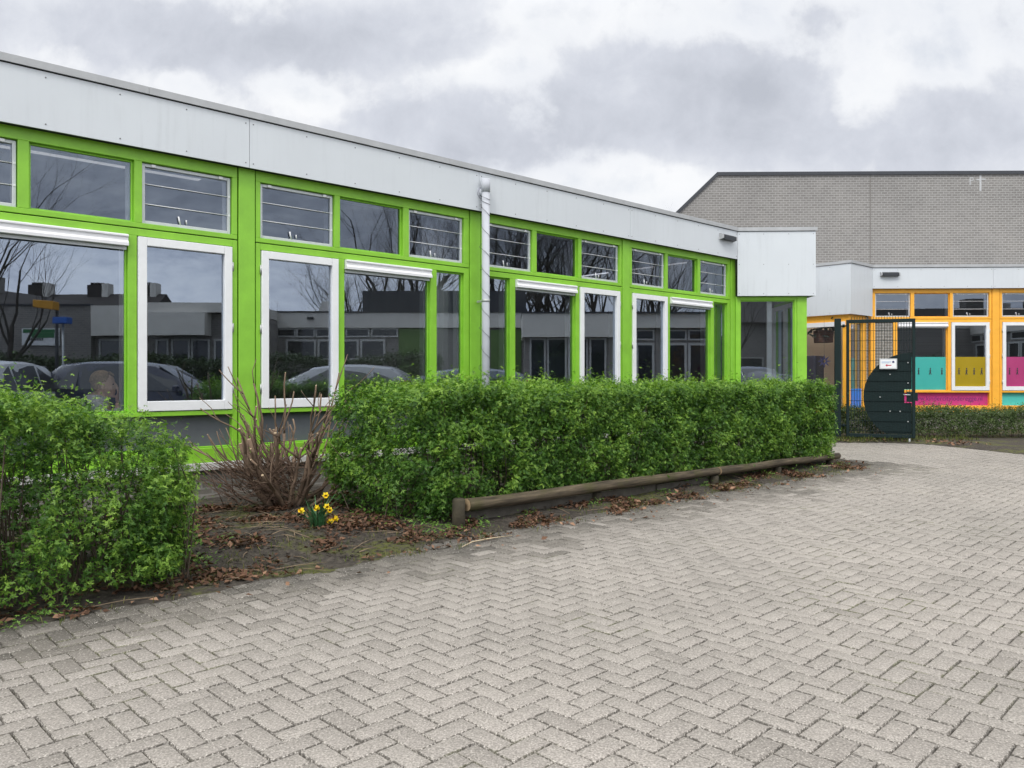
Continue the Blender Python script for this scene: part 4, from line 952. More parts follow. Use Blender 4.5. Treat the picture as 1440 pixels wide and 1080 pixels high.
Pg, Ng, Sg, Tg = [], [], [], []
for s, n in gsp:
    for _ in range(rg.integers(5, 16)):
        a, b_ = s + rg.normal(0, .05), n + rg.normal(0, .04); Pg.append(toworld(a, b_, soil_z(a, b_) - .003)); Ng.append((rg.normal(0, .8), rg.normal(0, .8), .25)); Sg.append(rg.uniform(.018, .05)); Tg.append(rg.uniform(0, 1))
BL = [(-.05, 0, 0), (.05, 0, 0), (.03, .6, .12), (.0, 1.0, .42)]
Pg = np.array(Pg); Ng = np.array(Ng); 
gr_ = bulk('grass', scatter(Pg, Ng, rg.normal(0, .4, len(Pg)), np.array(Sg), BL), None, [(0, 1, 2, 3)], np.array(Tg), gm); tag(gr_, 'sparse grass and moss tufts along the edge of the paving', 'grass', kind='stuff')
pe, Te = [], []
for _ in range(900):
    x_ = rg.uniform(6.3, 9.2); y_ = rg.uniform(15.2, 15.9); pe.append((x_, y_, .03)); Te.append(rg.uniform(0, .8))
gr2 = bulk('grass', scatter(np.array(pe), np.column_stack([rg.normal(0, .8, (900, 2)), np.full(900, .25)]), rg.normal(0, .4, 900), rg.uniform(.05, .12, 900), BL), None, [(0, 1, 2, 3)], np.array(Te), gm); tag(gr2, 'grass at the foot of the low hedge by the gate', 'grass', kind='stuff')

# ------------------------------------------------------------------ gate
ga = pt(1190, 530, 15.62); gb = pt(1287, 530, 15.22); gd = gb - ga; GW = gd.length; gaz = math.atan2(gd.y, gd.x)
gate = empty('metal_gate', (ga.x, ga.y, 0), gaz); tag(gate, 'dark green mesh gate with a half-round plate beside the low hedge', 'gate')
GT = H + (HZ - 449.0) / F * 15.45; GB = H + (HZ - 613) / F * 15.45
f = MB(); f.frame(0, GW, GB - .03, GT, .055, -.028, .028, wb=.07, wt=.07); f.build('frame', gate_green, gate, bevel=.006)
f = MB(); n = int((GW - .1) / .05)
for i in range(1, n + 1): f.box(.05 + i * (GW - .1) / (n + 1) - .004, .05 + i * (GW - .1) / (n + 1) + .004, -.0032, .0032, GB + .04, GT + .055)
k = 0; z = GB + .10
while z < GT - .08: f.box(.055, GW - .055, -.009, -.0035, z - .004, z + .004); f.box(.055, GW - .055, .0035, .009, z - .004, z + .004); z += .2
f.build('mesh_infill', gate_green, gate)['kind'] = 'stuff'
cx_ = GW - .03; cz = H + (HZ - 558) / F * 15.3; rad = .87; pts = []
for i in range(41):
    a = math.pi / 2 + math.pi * i / 40; pts.append((max(.06, cx_ + rad * math.cos(a) - .03), max(GB + .05, cz + rad * math.sin(a))))
notch = [(GW - .06, cz - .12), (GW - .19, cz - .12), (GW - .19, cz + .15), (GW - .06, cz + .15)]
pts = pts + [(GW - .06, GB + .05)] + notch + [(GW - .06, cz + rad * .999)]
f = MB(); nv = len(pts); f.add([(x_, .0115, z_) for x_, z_ in pts] + [(x_, .0145, z_) for x_, z_ in pts], [tuple(range(nv)), tuple(reversed(range(nv, 2 * nv)))] + [(i, nv + i, nv + (i + 1) % nv, (i + 1) % nv) for i in range(nv)])
pl_ = f.build('half_round_plate', gate_green, gate)
for (x_, z_) in ((.62, .9), (.80, 1.35), (1.12, 1.58), (1.12, 1.18), (.98, .62), (1.12, .84), (1.12, .42), (.80, .62)):
    f = MB(); f.tube([(x_, -.012, z_), (x_, .011, z_)], .012, 8); f.build('bolt', hinge_m, pl_)
f = MB(); f.box(GW - .15, GW - .058, -.03, .03, cz - .10, cz + .10); lk = f.build('lock_box', gate_green, gate, bevel=.006)
f = MB(); f.tube([(GW - .10, -.03, cz + .04), (GW - .10, -.075, cz + .04), (GW - .22, -.08, cz + .045)], .010, 8); f.build('handle', alu, lk)
f = MB(); f.box(GW + .001, GW + .045, -.02, .02, cz - .08, cz + .08); f.build('strike', gate_green, gate, bevel=.004)
f = MB(); f.tube([(GW - .10, 0, -.02), (GW - .10, 0, GB - .03)], .022, 10); f.build('drop_bolt', alu, gate)
f = MB(); f.box(-.22, -.10, -.06, .06, -.05, GT + .03); f.build('gate_post', gate_green, gate, bevel=.01)
for z in (GT - .12, GB + .2):
    f = MB(); f.tube([(-.10, 0, z), (.0, 0, z)], .014, 8); f.tube([(-.05, 0, z - .03), (-.05, 0, z + .03)], .024, 10); f.build('hinge', gate_green, gate)
s0 = pt(1236, 519, 15.4); s1 = pt(1258.5, 504.5, 15.4)
sgn_ = empty('notice_board', (s0.x, s0.y - .02, s0.z), gaz); tag(sgn_, 'small white sign with a red arrow hanging on the gate mesh', 'sign')
w_, h_ = s1.x - s0.x, s1.z - s0.z
f = MB(); f.box(0, w_, -.004, 0, 0, h_); f.build('board', alu, sgn_, bevel=.002)
f = MB(); f.box(.018, w_ - .018, -.0065, -.0045, .018, h_ - .018); f.build('paper', white_paint, sgn_)
redp = pbr('red_print', (.50, .02, .05), .6); bluep = pbr('pale_blue_print', (.35, .48, .68), .6); navy = pbr('navy_print', (.03, .03, .14), .6)
f = MB(); zc = h_ * .36; f.add([(w_ * .33, -.008, zc), (w_ * .44, -.008, zc + .028), (w_ * .44, -.008, zc + .010), (w_ * .68, -.008, zc + .008), (w_ * .68, -.008, zc - .008), (w_ * .44, -.008, zc - .010), (w_ * .44, -.008, zc - .028)], [(6, 5, 4, 3, 2, 1, 0)]); f.build('red_arrow', redp, sgn_)
f = MB(); f.box(w_ * .12, w_ * .66, -.0085, -.007, h_ * .66, h_ * .72); f.box(w_ * .12, w_ * .56, -.0085, -.007, h_ * .57, h_ * .61); f.build('text_line', bluep, sgn_)
f = MB(); f.ell((w_ * .78, -.0075, h_ * .68), (.022, .002, .022), 12, 6); f.build('emblem', navy, sgn_)

# ------------------------------------------------------------------ the other side of the square (seen mirrored in the glass)
rv = Matrix.Rotation(VROT, 4, 'Z')
opp_w = pbr('cream_fascia', (.66, .64, .59), .6, .06, 2); opp_brick = brick_mat('dark_grey_brick', (.19, .18, .17), (.27, .255, .235), (.31, .30, .285), .22, .08)
opp_glass = pbr('dark_window', (.02, .024, .028), .08, .1, 2, spec=.8); roof_tile = pbr('roof_tile', (.035, .03, .028), .8, .25, 8)
opp_frame = pbr('pale_window_frame', (.50, .50, .48), .5, .05, 5); opp_green = pbr('green_wall_panel', (.10, .19, .045), .6, .1, 3)
def vx(px, Yd): return (px - CX) / F * Yd
def vz(py, Yd): return H + (HZ - py) / F * Yd
def vroot(name, Yd, label, cat):
    o = V(CX, HZ, Yd); return tag(empty(name, (o.x, o.y, 0), VROT), label, cat)
# low building with cream fascia: local x = to the right in the mirror image, +y towards the square
def windows(par, wins, yf, zt, zb, fr=.07):
    for a, b_ in wins:
        f = MB(); f.frame(a, b_, zb, zt, fr, yf, yf + .05); w = f.build('window', opp_frame, par)
        f = MB(); f.box(a + fr, b_ - fr, yf + .004, yf + .02, zb + fr, zt - fr); f.build('pane', opp_glass, w)
Y1 = 33.0
ob = vroot('school_building', Y1, 'low brick building with cream fascia across the square, mirrored in the middle windows', 'building')
x0, x1 = vx(362, Y1), vx(742, Y1)
f = MB(); f.box(x0, x1, -9, 0, 0, 3.35); f.build('wall', opp_brick, ob)
zt_, zb_ = vz(440, Y1), vz(461, Y1)
f = MB(); f.box(x0 - .1, x1, -9.1, .12, zb_, zt_); f.build('fascia_board', opp_w, ob)
f = MB(); f.box(x0 - .12, x1, -9.15, .16, zt_ + .001, zt_ + .06); f.build('roof_trim', dark_trim, ob)
windows(ob, [(vx(a, Y1), vx(b_, Y1)) for a, b_ in ((386, 415), (416, 442), (443, 470), (486, 520), (522, 560))], .002, vz(461.5, Y1), vz(474, Y1), .06)
windows(ob, [(vx(a, Y1), vx(b_, Y1)) for a, b_ in ((401, 444), (446, 478), (480, 505), (507, 542))], .002, vz(477, Y1), vz(507, Y1), .09)
f = MB(); f.box(vx(561, Y1), vx(612, Y1), .002, .03, .3, vz(462, Y1)); f.build('green_panel', opp_green, ob)
f = MB(); f.box(vx(690, Y1), vx(733, Y1), .002, .03, .9, vz(464, Y1)); f.build('green_panel', opp_green, ob)
f = MB(); f.box(vx(484, Y1), vx(742, Y1), -8, -4, zt_ + .06, vz(412, 38)); f.build('roof_box', dark_trim, ob)
f = MB(); f.extr([(vx(444, 36), zt_ + .06), (vx(470, 36), zt_ + .06), (vx(470, 36), vz(424, 36)), (vx(452, 36), vz(424, 36))], -4.5, -3.0, axis='y'); f.build('roof_hood', opp_w, ob)
f = MB(); f.box(vx(432, Y1), vx(441, Y1), .121, .2, vz(449, Y1), vz(446, Y1)); f.build('outdoor_lamp', dark_trim, ob)
Y2 = 30.0
ob2 = vroot('school_building', Y2, 'cream box-fronted pavilion across the square, mirrored in the right windows', 'building')
x0, x1 = vx(738, Y2), vx(1120, Y2); zt_, zb_ = vz(441, Y2), vz(474, Y2)
f = MB(); f.box(x0, x1, -8, -.3, 0, 3.3); f.build('wall', opp_brick, ob2)
f = MB(); f.box(x0 - .1, vx(860, Y2), -8.1, .12, zb_, zt_); f.build('fascia_board', opp_w, ob2)
f = MB(); f.box(vx(860, Y2) + .003, x1, -8.1, .02, vz(461, Y2), zt_); f.build('fascia_board', opp_w, ob2)
f = MB(); f.box(x0 - .12, x1, -8.15, .16, zt_ + .001, zt_ + .06); f.build('roof_trim', dark_trim, ob2)
windows(ob2, [(vx(a, Y2), vx(b_, Y2)) for a, b_ in ((745, 768), (770, 798), (800, 826), (828, 852))], -.298, vz(475, Y2), .35, .07)
windows(ob2, [(vx(a, Y2), vx(b_, Y2)) for a, b_ in ((865, 892), (894, 920), (940, 968), (970, 1000), (1002, 1040))], -.298, vz(482, Y2), .55, .09)
windows(ob2, [(vx(a, Y2), vx(b_, Y2)) for a, b_ in ((865, 892), (894, 920), (940, 968), (970, 1000), (1002, 1040))], -.298, vz(463, Y2), vz(478, Y2), .06)
Y3 = 29.0
ob3 = vroot('school_building', Y3, 'grey brick building with a green and white sign, mirrored in the left windows', 'building')
x0, x1 = vx(-330, Y3), vx(345, Y3); zt_ = vz(430, Y3)
f = MB(); f.box(x0, vx(128, Y3), -9, 0, 0, zt_); f.build('wall', opp_brick, ob3)
f = MB(); f.box(vx(128, Y3) + .01, x1, -9, -.3, 0, zt_ - .3); f.build('wall', opp_brick, ob3)
f = MB(); f.box(vx(130, Y3), vx(205, Y3), -9.05, .1, vz(472, Y3), zt_); f.build('fascia_board', opp_w, ob3)
f = MB(); f.box(vx(213, Y3), vx(292, Y3), -4, .35, vz(472, Y3), vz(440, Y3)); f.build('fascia_board', opp_w, ob3)
f = MB(); f.box(vx(205, Y3) + .003, x1, -9.05, .1, vz(440, Y3) + .003, vz(426, Y3)); f.build('fascia_board', opp_w, ob3)
f = MB(); f.box(x0, vx(128, Y3), -.2, .04, zt_ + .001, zt_ + .07); f.build('roof_trim', dark_trim, ob3)
windows(ob3, [(vx(a, Y3), vx(b_, Y3)) for a, b_ in ((134, 172), (214, 232), (236, 262), (264, 290), (296, 316), (318, 340))], -.298, vz(476, Y3), .7, .07)
sg_ = vroot('wall_sign', Y3, 'green and white sign board on the grey brick wall, mirrored in the left window', 'sign')
f = MB(); f.box(vx(32, Y3), vx(85, Y3), .02, .06, vz(486, Y3), vz(462, Y3)); f.build('board', white_paint, sg_, bevel=.01)
f = MB(); f.box(vx(34, Y3), vx(80, Y3), .0605, .07, vz(468, Y3), vz(463, Y3)); f.box(vx(46, Y3), vx(78, Y3), .0605, .07, vz(475, Y3), vz(468.2, Y3)); f.build('green_band', pbr('sign_green', (.02, .16, .05), .5), sg_)
f = MB()
for k in range(9): f.box(vx(40 + k * 2.6, Y3), vx(41.6 + k * 2.6, Y3), .0605, .07, vz(479, Y3), vz(475.4 - (k % 3) * .0, Y3))
f.build('lettering', dark_trim, sg_)
# pole with a yellow and a blue box
Y4 = 24.0
pg = vroot('street_pole', Y4, 'dark pole carrying a yellow box and a blue box, mirrored in the left window', 'pole')
f = MB(); f.tube([(vx(80, Y4), 0, 0), (vx(80, Y4), 0, vz(424, Y4))], .05, 10); f.build('pole', dark_trim, pg)
f = MB(); f.extr([(vx(57, Y4), vz(433, Y4)), (vx(85, Y4), vz(437, Y4)), (vx(85, Y4), vz(425, Y4)), (vx(57, Y4), vz(423, Y4))], .06, .40, axis='y'); f.build('yellow_box', pbr('box_yellow', (.55, .26, .01), .5), pg, bevel=.02)
f = MB(); f.box(vx(84, Y4), vx(104, Y4), .06, .40, vz(456, Y4), vz(447, Y4)); f.build('blue_box', pbr('box_blue', (.01, .10, .42), .5), pg, bevel=.02)
f = MB(); f.tube([(vx(94, Y4), .2, 0), (vx(94, Y4), .2, vz(456, Y4))], .035, 8); f.build('support', hinge_m, pg)
# row of houses behind
Y5 = 52.0
rh = vroot('row_house', Y5, 'row of houses with dark tiled roof and chimneys, mirrored in the left window', 'houses')
xa, xb = vx(-420, Y5), vx(196, Y5); zr = vz(405, Y5); ze = zr - 2.6
f = MB(); f.box(xa, xb, -8, 0, 0, ze); f.build('wall', opp_brick, rh)
f = MB(); f.extr([(.3, ze - .1), (.3, ze), (-4, zr), (-8.3, ze), (-8.3, ze - .1)], xa, xb); rf = f.build('roof', roof_tile, rh)
for px in (3, 92, 164, -80, -170):
    f = MB(); c0 = vx(px, Y5); f.box(c0 - .5, c0 + .5, -4.4, -3.6, zr - .3, zr + .62); ch_ = f.build('chimney', roof_tile, rh)
    for k in range(4):
        f = MB(); f.tube([(c0 - .36 + k * .24, -4, zr + .62), (c0 - .36 + k * .24, -4, zr + .82)], .11, 8); f.build('chimney_pot', roof_tile, ch_)
    f = MB(); f.box(c0 + .52, c0 + .95, -4.4, -3.6, zr - .3, zr + .75); f.build('chimney', opp_w, rh)
# dark hedge in front of those buildings
Y6 = 27.0
dl = leaf_mat('dark_hedge_leaf', (.012, .028, .010), (.03, .06, .016), (.07, .11, .03), .2)
def hfar(a, b_, z=0):
    q = V(CX, HZ, Y6); d = rv @ Vector((a, b_, 0)); return Vector((q.x + d.x, q.y + d.y, z))
hedge('hedge', [(vx(-260, Y6), -1.0), (vx(615, Y6), -1.0), (vx(615, Y6), 0), (vx(-260, Y6), 0)], lambda s, n: vz(505, Y6) + .12 * math.sin(s * 1.3), 9000, 5, .11, False, 55, mat=dl, label='tall dark hedge across the square, mirrored in the windows behind the cars', stems=120, hole=.4, to=hfar, tlo=.35)

# ------------------------------------------------------------------ bare trees
def grow(seed, height, spread, levels=5, lean=(0, 0), stems=1, r0=.16):
    r_ = random.Random(seed); tr = MB(); cr = MB()
    def br(p, d, ln, r, lv):
        n = 4 if lv < 3 else 3; pts = [p.copy()]; rs = [r]
        for i in range(n):
            d = (d + Vector((r_.gauss(0, .11), r_.gauss(0, .11), r_.gauss(.05, .07)))).normalized(); pts.append(pts[-1] + d * ln / n); rs.append(r * (1 - .38 * (i + 1) / n))
        (tr if lv == 0 else cr).tube(pts, rs, 8 if lv == 0 else (6 if lv < 2 else (4 if lv < 4 else 3)), caps=False)
        if lv >= levels: return
        k = r_.choice((2, 3, 3)) + (2 if lv == 0 else 0) + (1 if lv >= levels - 2 else 0)
        for i in range(k):
            t = 1.0 if i == 0 else r_.uniform(.35, .95); j = min(n, max(1, round(t * n))); a = r_.uniform(0, 6.28)
            o_ = d.orthogonal().normalized(); o_ = (Matrix.Rotation(a, 3, d) @ o_)
            nd = (d * (1.0 if i else 1.6) + o_ * r_.uniform(.45, .95) * spread + Vector((0, 0, .10))).normalized()
            br(pts[j], nd, ln * r_.uniform(.58, .82), rs[j] * (.72 if i == 0 else r_.uniform(.40, .62)), lv + 1)
    for s_ in range(stems):
        a = s_ * 2.4 + r_.uniform(0, 1)
        d = Vector((lean[0] + (.30 * math.cos(a) if stems > 1 else 0), lean[1] + (.30 * math.sin(a) if stems > 1 else 0), 1)).normalized()
        br(Vector((.15 * math.cos(a), .15 * math.sin(a), -.1)) if stems > 1 else Vector((0, 0, -.1)), d, height * .30, r0, 0)
    return tr, cr
bark_dark = pbr('winter_bark', (.040, .035, .030), .95, .3, 10)
def make_tree(seed, label, **k):
    t = empty('bare_tree'); tag(t, label, 'tree', 'bare trees around the square'); a, b_ = grow(seed, **k); a.build('trunk', bark_dark, t); b_.build('crown', bark_dark, t)['kind'] = 'stuff'; return t
treeA = make_tree(3, 'many-stemmed bare tree behind the far building, mirrored left of the rain pipe', height=15, spread=.85, levels=6, stems=4, r0=.22)
treeB = make_tree(9, 'slender bare tree, mirrored at the far left edge of the glass', height=11, spread=.75, levels=6, r0=.12)
def dup(root, label):
    r_ = root.copy(); COL.objects.link(r_); r_['label'] = label
    for ch in root.children:
        c_ = ch.copy(); COL.objects.link(c_); c_.parent = r_
    return r_
def put(t, px, Yd, rz, sc=1.0):
    q = V(px, HZ, Yd); t.location = (q.x, q.y, 0); t.rotation_euler = (0, 0, rz); t.scale = (sc, sc, sc)
put(treeA, 565, 46, .5, 1.15); put(treeB, 14, 27, 1.0, .98)
for (src, px, Yd, rz, sc, lb) in ((treeA, 690, 42, 2.0, 1.1, 'many-stemmed bare tree, mirrored in the panes just right of the rain pipe'), (treeA, 775, 45, 3.3, 1.15, 'bare tree with crowded upright limbs, mirrored in the upper panes of the third bay'),
        (treeA, 850, 40, 4.6, 1.0, 'spreading bare tree, mirrored in the tall white-framed pane of the third bay'), (treeA, 905, 44, .9, .9, 'tangled bare tree, mirrored in the first upper pane of the last bay'),
        (treeB, 950, 46, 2.2, .86, 'smaller bare tree, mirrored in the middle upper pane of the last bay'), (treeB, -35, 24, 2.9, 1.1, 'bare tree beyond the left picture edge, its twigs mirrored in the big left pane'),
        (treeB, 318, 60, .4, .80, 'distant bare tree, mirrored behind the left white-framed pane'), (treeB, 418, 62, 4.0, .78, 'distant bare tree, mirrored behind the right white-framed pane'), (treeA, 500, 52, 5.2, .9, 'bare tree half hidden by its neighbour, mirrored above the far roof')):
    put(dup(src, lb), px, Yd, rz, sc)
t9 = dup(treeB, 'bare tree behind the school, only its top twigs showing over the roof'); t9.location = pt(888, 530, 33); t9.location.z = 0; t9.rotation_euler = (0, 0, 2.0); zz = H + (HZ - 279) / F * 33
t9.scale = (.7, .7, .7); bpy.context.view_layer.update(); top = max((q_.co.z for ch in t9.children for q_ in ch.data.vertices)); k_ = zz / top; t9.scale = (k_, k_, k_)

# ------------------------------------------------------------------ parked cars (behind the camera)
tyre = black_rub; rim_m = pbr('wheel_rim', (.42, .43, .45), .35, .05, 10, metal=.7); car_glass = pbr('car_glass', (.02, .025, .03), .04, .05, 3, spec=1.0); lamp_red = pbr('tail_lamp', (.35, .01, .01), .2, .05, 10); lamp_w = pbr('head_lamp', (.6, .62, .64), .12, .05, 10)
def car(label, paint, L=4.3, W=1.78, Ht=1.62, kind='mpv'):
    root = empty('parked_car'); tag(root, label, 'car', 'cars parked across the square')
    # stations: x, half width, sill, belt, roof, roof half width   (front at +x)
    hb = .92
    st = [(-L / 2, .78, .42, .80, .80, .70), (-L / 2 + .06, .84, .34, .95, 1.02, .74), (-L / 2 + .22, .88, .28, hb + .08, 1.36, .66), (-L / 2 + .55, .89, .25, hb + .08, Ht - .06, .64), (-L / 2 + 1.2, .89, .22, hb + .06, Ht, .65), (-.1, .89, .22, hb + .03, Ht, .65), (.45, .89, .22, hb + .02, Ht - .07, .63), (1.15, .885, .22, hb, 1.20, .68), (1.42, .88, .22, hb - .01, hb + .045, .72), (L / 2 - .35, .85, .25, .82, .86, .68), (L / 2 - .06, .78, .30, .66, .70, .60), (L / 2, .66, .36, .56, .58, .50)]
    sc = W / 1.78; f = MB(); ring = []
    for (x, hw, s0, bl, rf, rw) in st:
        hw *= sc; rw *= sc
        ring.append([(x, -hw * .93, s0), (x, -hw, s0 + .18), (x, -hw, (s0 + bl) / 2), (x, -hw * .97, bl), (x, -rw, max(bl, rf - .05)), (x, -rw * .7, rf), (x, 0, rf + .015), (x, rw * .7, rf), (x, rw, max(bl, rf - .05)), (x, hw * .97, bl), (x, hw, (s0 + bl) / 2), (x, hw, s0 + .18), (x, hw * .93, s0)])
    n = len(ring[0]); vs = [q_ for r_ in ring for q_ in r_]; fs = []
    for i in range(len(ring) - 1):
        for k in range(n): fs.append((i * n + k, (i + 1) * n + k, (i + 1) * n + (k + 1) % n, i * n + (k + 1) % n))
    fs += [tuple(range(n)), tuple(reversed(range((len(ring) - 1) * n, len(ring) * n)))]
    f.add(vs, fs, 0, True); f.build('body', paint, root, bevel=.02)
    def quad(q4, off=.006, nm='window', mt=car_glass):
        q4 = [Vector(q_) for q_ in q4]; nn = (q4[1] - q4[0]).cross(q4[3] - q4[0]).normalized(); mb = MB()
        mb.add([q_ + nn * off for q_ in q4] + [q_ - nn * .01 for q_ in q4], [(0, 1, 2, 3), (7, 6, 5, 4)] + [(i, 4 + i, 4 + (i + 1) % 4, (i + 1) % 4) for i in range(4)]); return mb.build(nm, mt, root)
    def lerp(a, b_, t): return tuple(a[i] + (b_[i] - a[i]) * t for i in range(3))
    def side(xa, xb, sg):
        def at(x):
            for i in range(len(st) - 1):
                if st[i][0] <= x <= st[i + 1][0]:
                    t = (x - st[i][0]) / (st[i + 1][0] - st[i][0]); return [st[i][j] + (st[i + 1][j] - st[i][j]) * t for j in range(6)]
        A, B_ = at(xa), at(xb)
        lo = lambda q_: Vector((q_[0], sg * (q_[1] * .97 * sc + .004), q_[3] + .03)); hi = lambda q_: Vector((q_[0], sg * (q_[5] * sc + .012), max(q_[3] + .05, q_[4] - .10)))
        q4 = [lo(A), lo(B_), hi(B_), hi(A)]
        quad(q4 if sg < 0 else [q4[1], q4[0], q4[3], q4[2]])
    for sg in (-1, 1):
        for a, b_ in ((-L / 2 + .45, -L / 2 + 1.0), (-L / 2 + 1.08, -.12), (-.04, .98)): side(a, b_, sg)
    w0, w1 = .60 * sc, .64 * sc
    quad([(1.38, -w1, hb + .07), (1.38, w1, hb + .07), (.52, w0, Ht - .10), (.52, -w0, Ht - .10)], .012)
    quad([(-L / 2 + .17, w1, hb + .13), (-L / 2 + .17, -w1, hb + .13), (-L / 2 + .50, -w0, Ht - .12), (-L / 2 + .50, w0, Ht - .12)], .02)
    for sg in (-1, 1):
        f = MB(); f.box(-L / 2 - .01, -L / 2 + .16, sg * .66 * sc, sg * .87 * sc, .78, 1.22); f.build('tail_light', lamp_red, root, bevel=.03)
        f = MB(); f.box(L / 2 - .28, L / 2 - .05, sg * .55 * sc, sg * .80 * sc, .60, .76); f.build('headlight', lamp_w, root, bevel=.03)
        f = MB(); f.box(.98, 1.12, sg * .90 * sc, sg * 1.06 * sc, hb + .02, hb + .18); f.build('wing_mirror', paint, root, bevel=.03)
        for xw in (-L / 2 + .85, L / 2 - .85):
            f = MB(); yc = sg * .80 * sc; f.tube([(xw, yc - .1, .32), (xw, yc - .08, .32), (xw, yc + .08, .32), (xw, yc + .1, .32)], [.29, .32, .32, .29], 24); w_ = f.build('wheel', tyre, root)
            f = MB(); f.tube([(xw, yc + sg * .095, .32), (xw, yc + sg * .106, .32)], [.21, .19], 16); f.build('rim', rim_m, w_)
    return root
cp = lambda n, c, m=.3: pbr(n, c, .25, .02, 2, spec=.6, coat=.6)
def park(c_, px, Yd, heading):          # heading in the mirror image: 0 = facing right
    q = V(px, HZ, Yd); c_.location = (q.x, q.y, 0); c_.rotation_euler = (0, 0, 2 * PHI - heading)
park(car('white car seen from behind, mirrored in the big left pane', cp('white_car', (.60, .61, .62)), Ht=1.64), 8, 17.5, R(95))
park(car('dark blue car, mirrored behind the seated person', cp('dark_blue_car', (.012, .018, .045)), L=4.5, Ht=1.66), 205, 19.0, R(4))
park(car('silver car, mirrored in the second white-framed pane', cp('silver_car', (.36, .37, .38)), L=4.2, Ht=1.60), 470, 20.0, R(178))
park(car('blue-grey car, mirrored left of the rain pipe', cp('blue_grey_car', (.10, .13, .17)), L=4.1, Ht=1.52), 640, 20.5, R(177))
cg = car('dark grey car, mirrored low in the end wing window', cp('dark_grey_car', (.06, .065, .07)), L=4.2, Ht=1.50); cg.location = (10.6, -12.0, 0); cg.rotation_euler = (0, 0, R(176))
te = dup(treeB, 'bare tree mirrored in the single window of the end wing'); te.location = (9.9, -15.0, 0); te.rotation_euler = (0, 0, 1.4)
hb_ = tag(empty('row_house', (5.0, -20.0, 0), 0), 'dark brick houses behind the camera, mirrored in the end wing window and the orange windows', 'houses')
f = MB(); f.box(0, 44, -8, 0, 0, 4.6); f.build('wall', opp_brick, hb_)
f = MB(); f.extr([(.35, 4.55), (.35, 4.66), (-4, 6.6), (-8.35, 4.66), (-8.35, 4.55)], -.1, 44.1); rf = f.build('roof', roof_tile, hb_)
for k in range(4): f = MB(); f.box(5 + k * 11, 6.3 + k * 11, -4.5, -3.5, 6.2, 7.3); f.build('chimney', opp_brick, rf)
windows(hb_, [(1.5 + k * 4.4, 3.7 + k * 4.4) for k in range(9)], .002, 2.5, .9)

# ------------------------------------------------------------------ person at the window
skin = pbr('skin', (.80, .52, .40), .55, .06, 12); hair_m = pbr('hair', (.36, .24, .13), .7, .3, 60, .4, 120); shirt = pbr('pale_grey_sweater', (.80, .81, .82), .9, .06, 20, .3, 150); stripe = pbr('dark_stripe', (.02, .02, .025), .9); trouser = pbr('dark_trousers', (.02, .022, .03), .9)
PYd = 7.42; hc = pt(146, 541, PYd)       # head centre
pe_ = empty('person', (hc.x, hc.y, .06), R(22)); tag(pe_, 'seated person in a pale grey sweater behind the left window, hand raised to the chin', 'person')
hz_ = hc.z - .06                          # local head-centre height; local +x is the way they face
Z_ = Vector
def remesh(o, vs=.008, it=4):
    m_ = o.modifiers.new('remesh', 'REMESH'); m_.mode = 'VOXEL'; m_.voxel_size = vs; m_.use_smooth_shade = True
    s_ = o.modifiers.new('smooth', 'SMOOTH'); s_.factor = .5; s_.iterations = it; return o
b = MB(); T0 = hz_ - .15                  # shoulder line
seat = .44
b.ell((-.005, 0, hz_ + .03), (.098, .076, .105), 24, 16); b.ell((.032, 0, hz_ - .045), (.066, .060, .080), 20, 14)      # skull, face
b.tube([(.088, 0, hz_ + .022), (.106, 0, hz_ - .008), (.118, 0, hz_ - .026), (.096, 0, hz_ - .036)], [.010, .013, .014, .010], 10)   # nose
b.ell((.088, 0, hz_ - .066), (.014, .026, .007), 12, 8); b.ell((.087, 0, hz_ - .079), (.014, .023, .008), 12, 8); b.ell((.074, 0, hz_ - .108), (.024, .026, .020), 12, 8)
b.ell((.080, -.032, hz_ + .018), (.014, .020, .007), 10, 6); b.ell((.080, .032, hz_ + .018), (.014, .020, .007), 10, 6)
for sg in (-1, 1): b.ell((-.005, sg * .078, hz_ - .015), (.020, .010, .032), 12, 8)
b.tube([(-.022, 0, hz_ - .05), (-.035, 0, hz_ - .10), (-.055, 0, T0 + .05), (-.06, 0, T0)], [.056, .054, .058, .075], 16)
b.tube([(-.07, 0, T0 + .01), (-.03, 0, T0 - .20), (-.02, 0, seat + .05)], [.105, .125, .14], 20)
b.tube([(-.07, -.17, T0 - .02), (-.07, .17, T0 - .02)], [.055, .055], 14)
# arm with the hand at the chin
el = (.13, -.21, T0 - .33); wr = (.125, -.055, hz_ - .185)
b.tube([(-.07, -.185, T0 - .03), (.06, -.215, T0 - .17), el], [.052, .046, .040], 12); b.tube([el, (.14, -.12, T0 - .06), wr], [.040, .036, .026], 12)
b.ell((.118, -.030, hz_ - .135), (.018, .040, .048), 14, 10)
for i, (y_, l_) in enumerate(((-.062, .060), (-.043, .074), (-.024, .078), (-.006, .068))):
    b.tube([(.122, y_, hz_ - .105), (.128, y_ + .004, hz_ - .105 + l_ * .5), (.116, y_ + .010, hz_ - .105 + l_)], [.0095, .009, .0075], 8)
b.tube([(.112, .0, hz_ - .15), (.100, .022, hz_ - .125), (.094, .026, hz_ - .10)], [.011, .010, .008], 8)
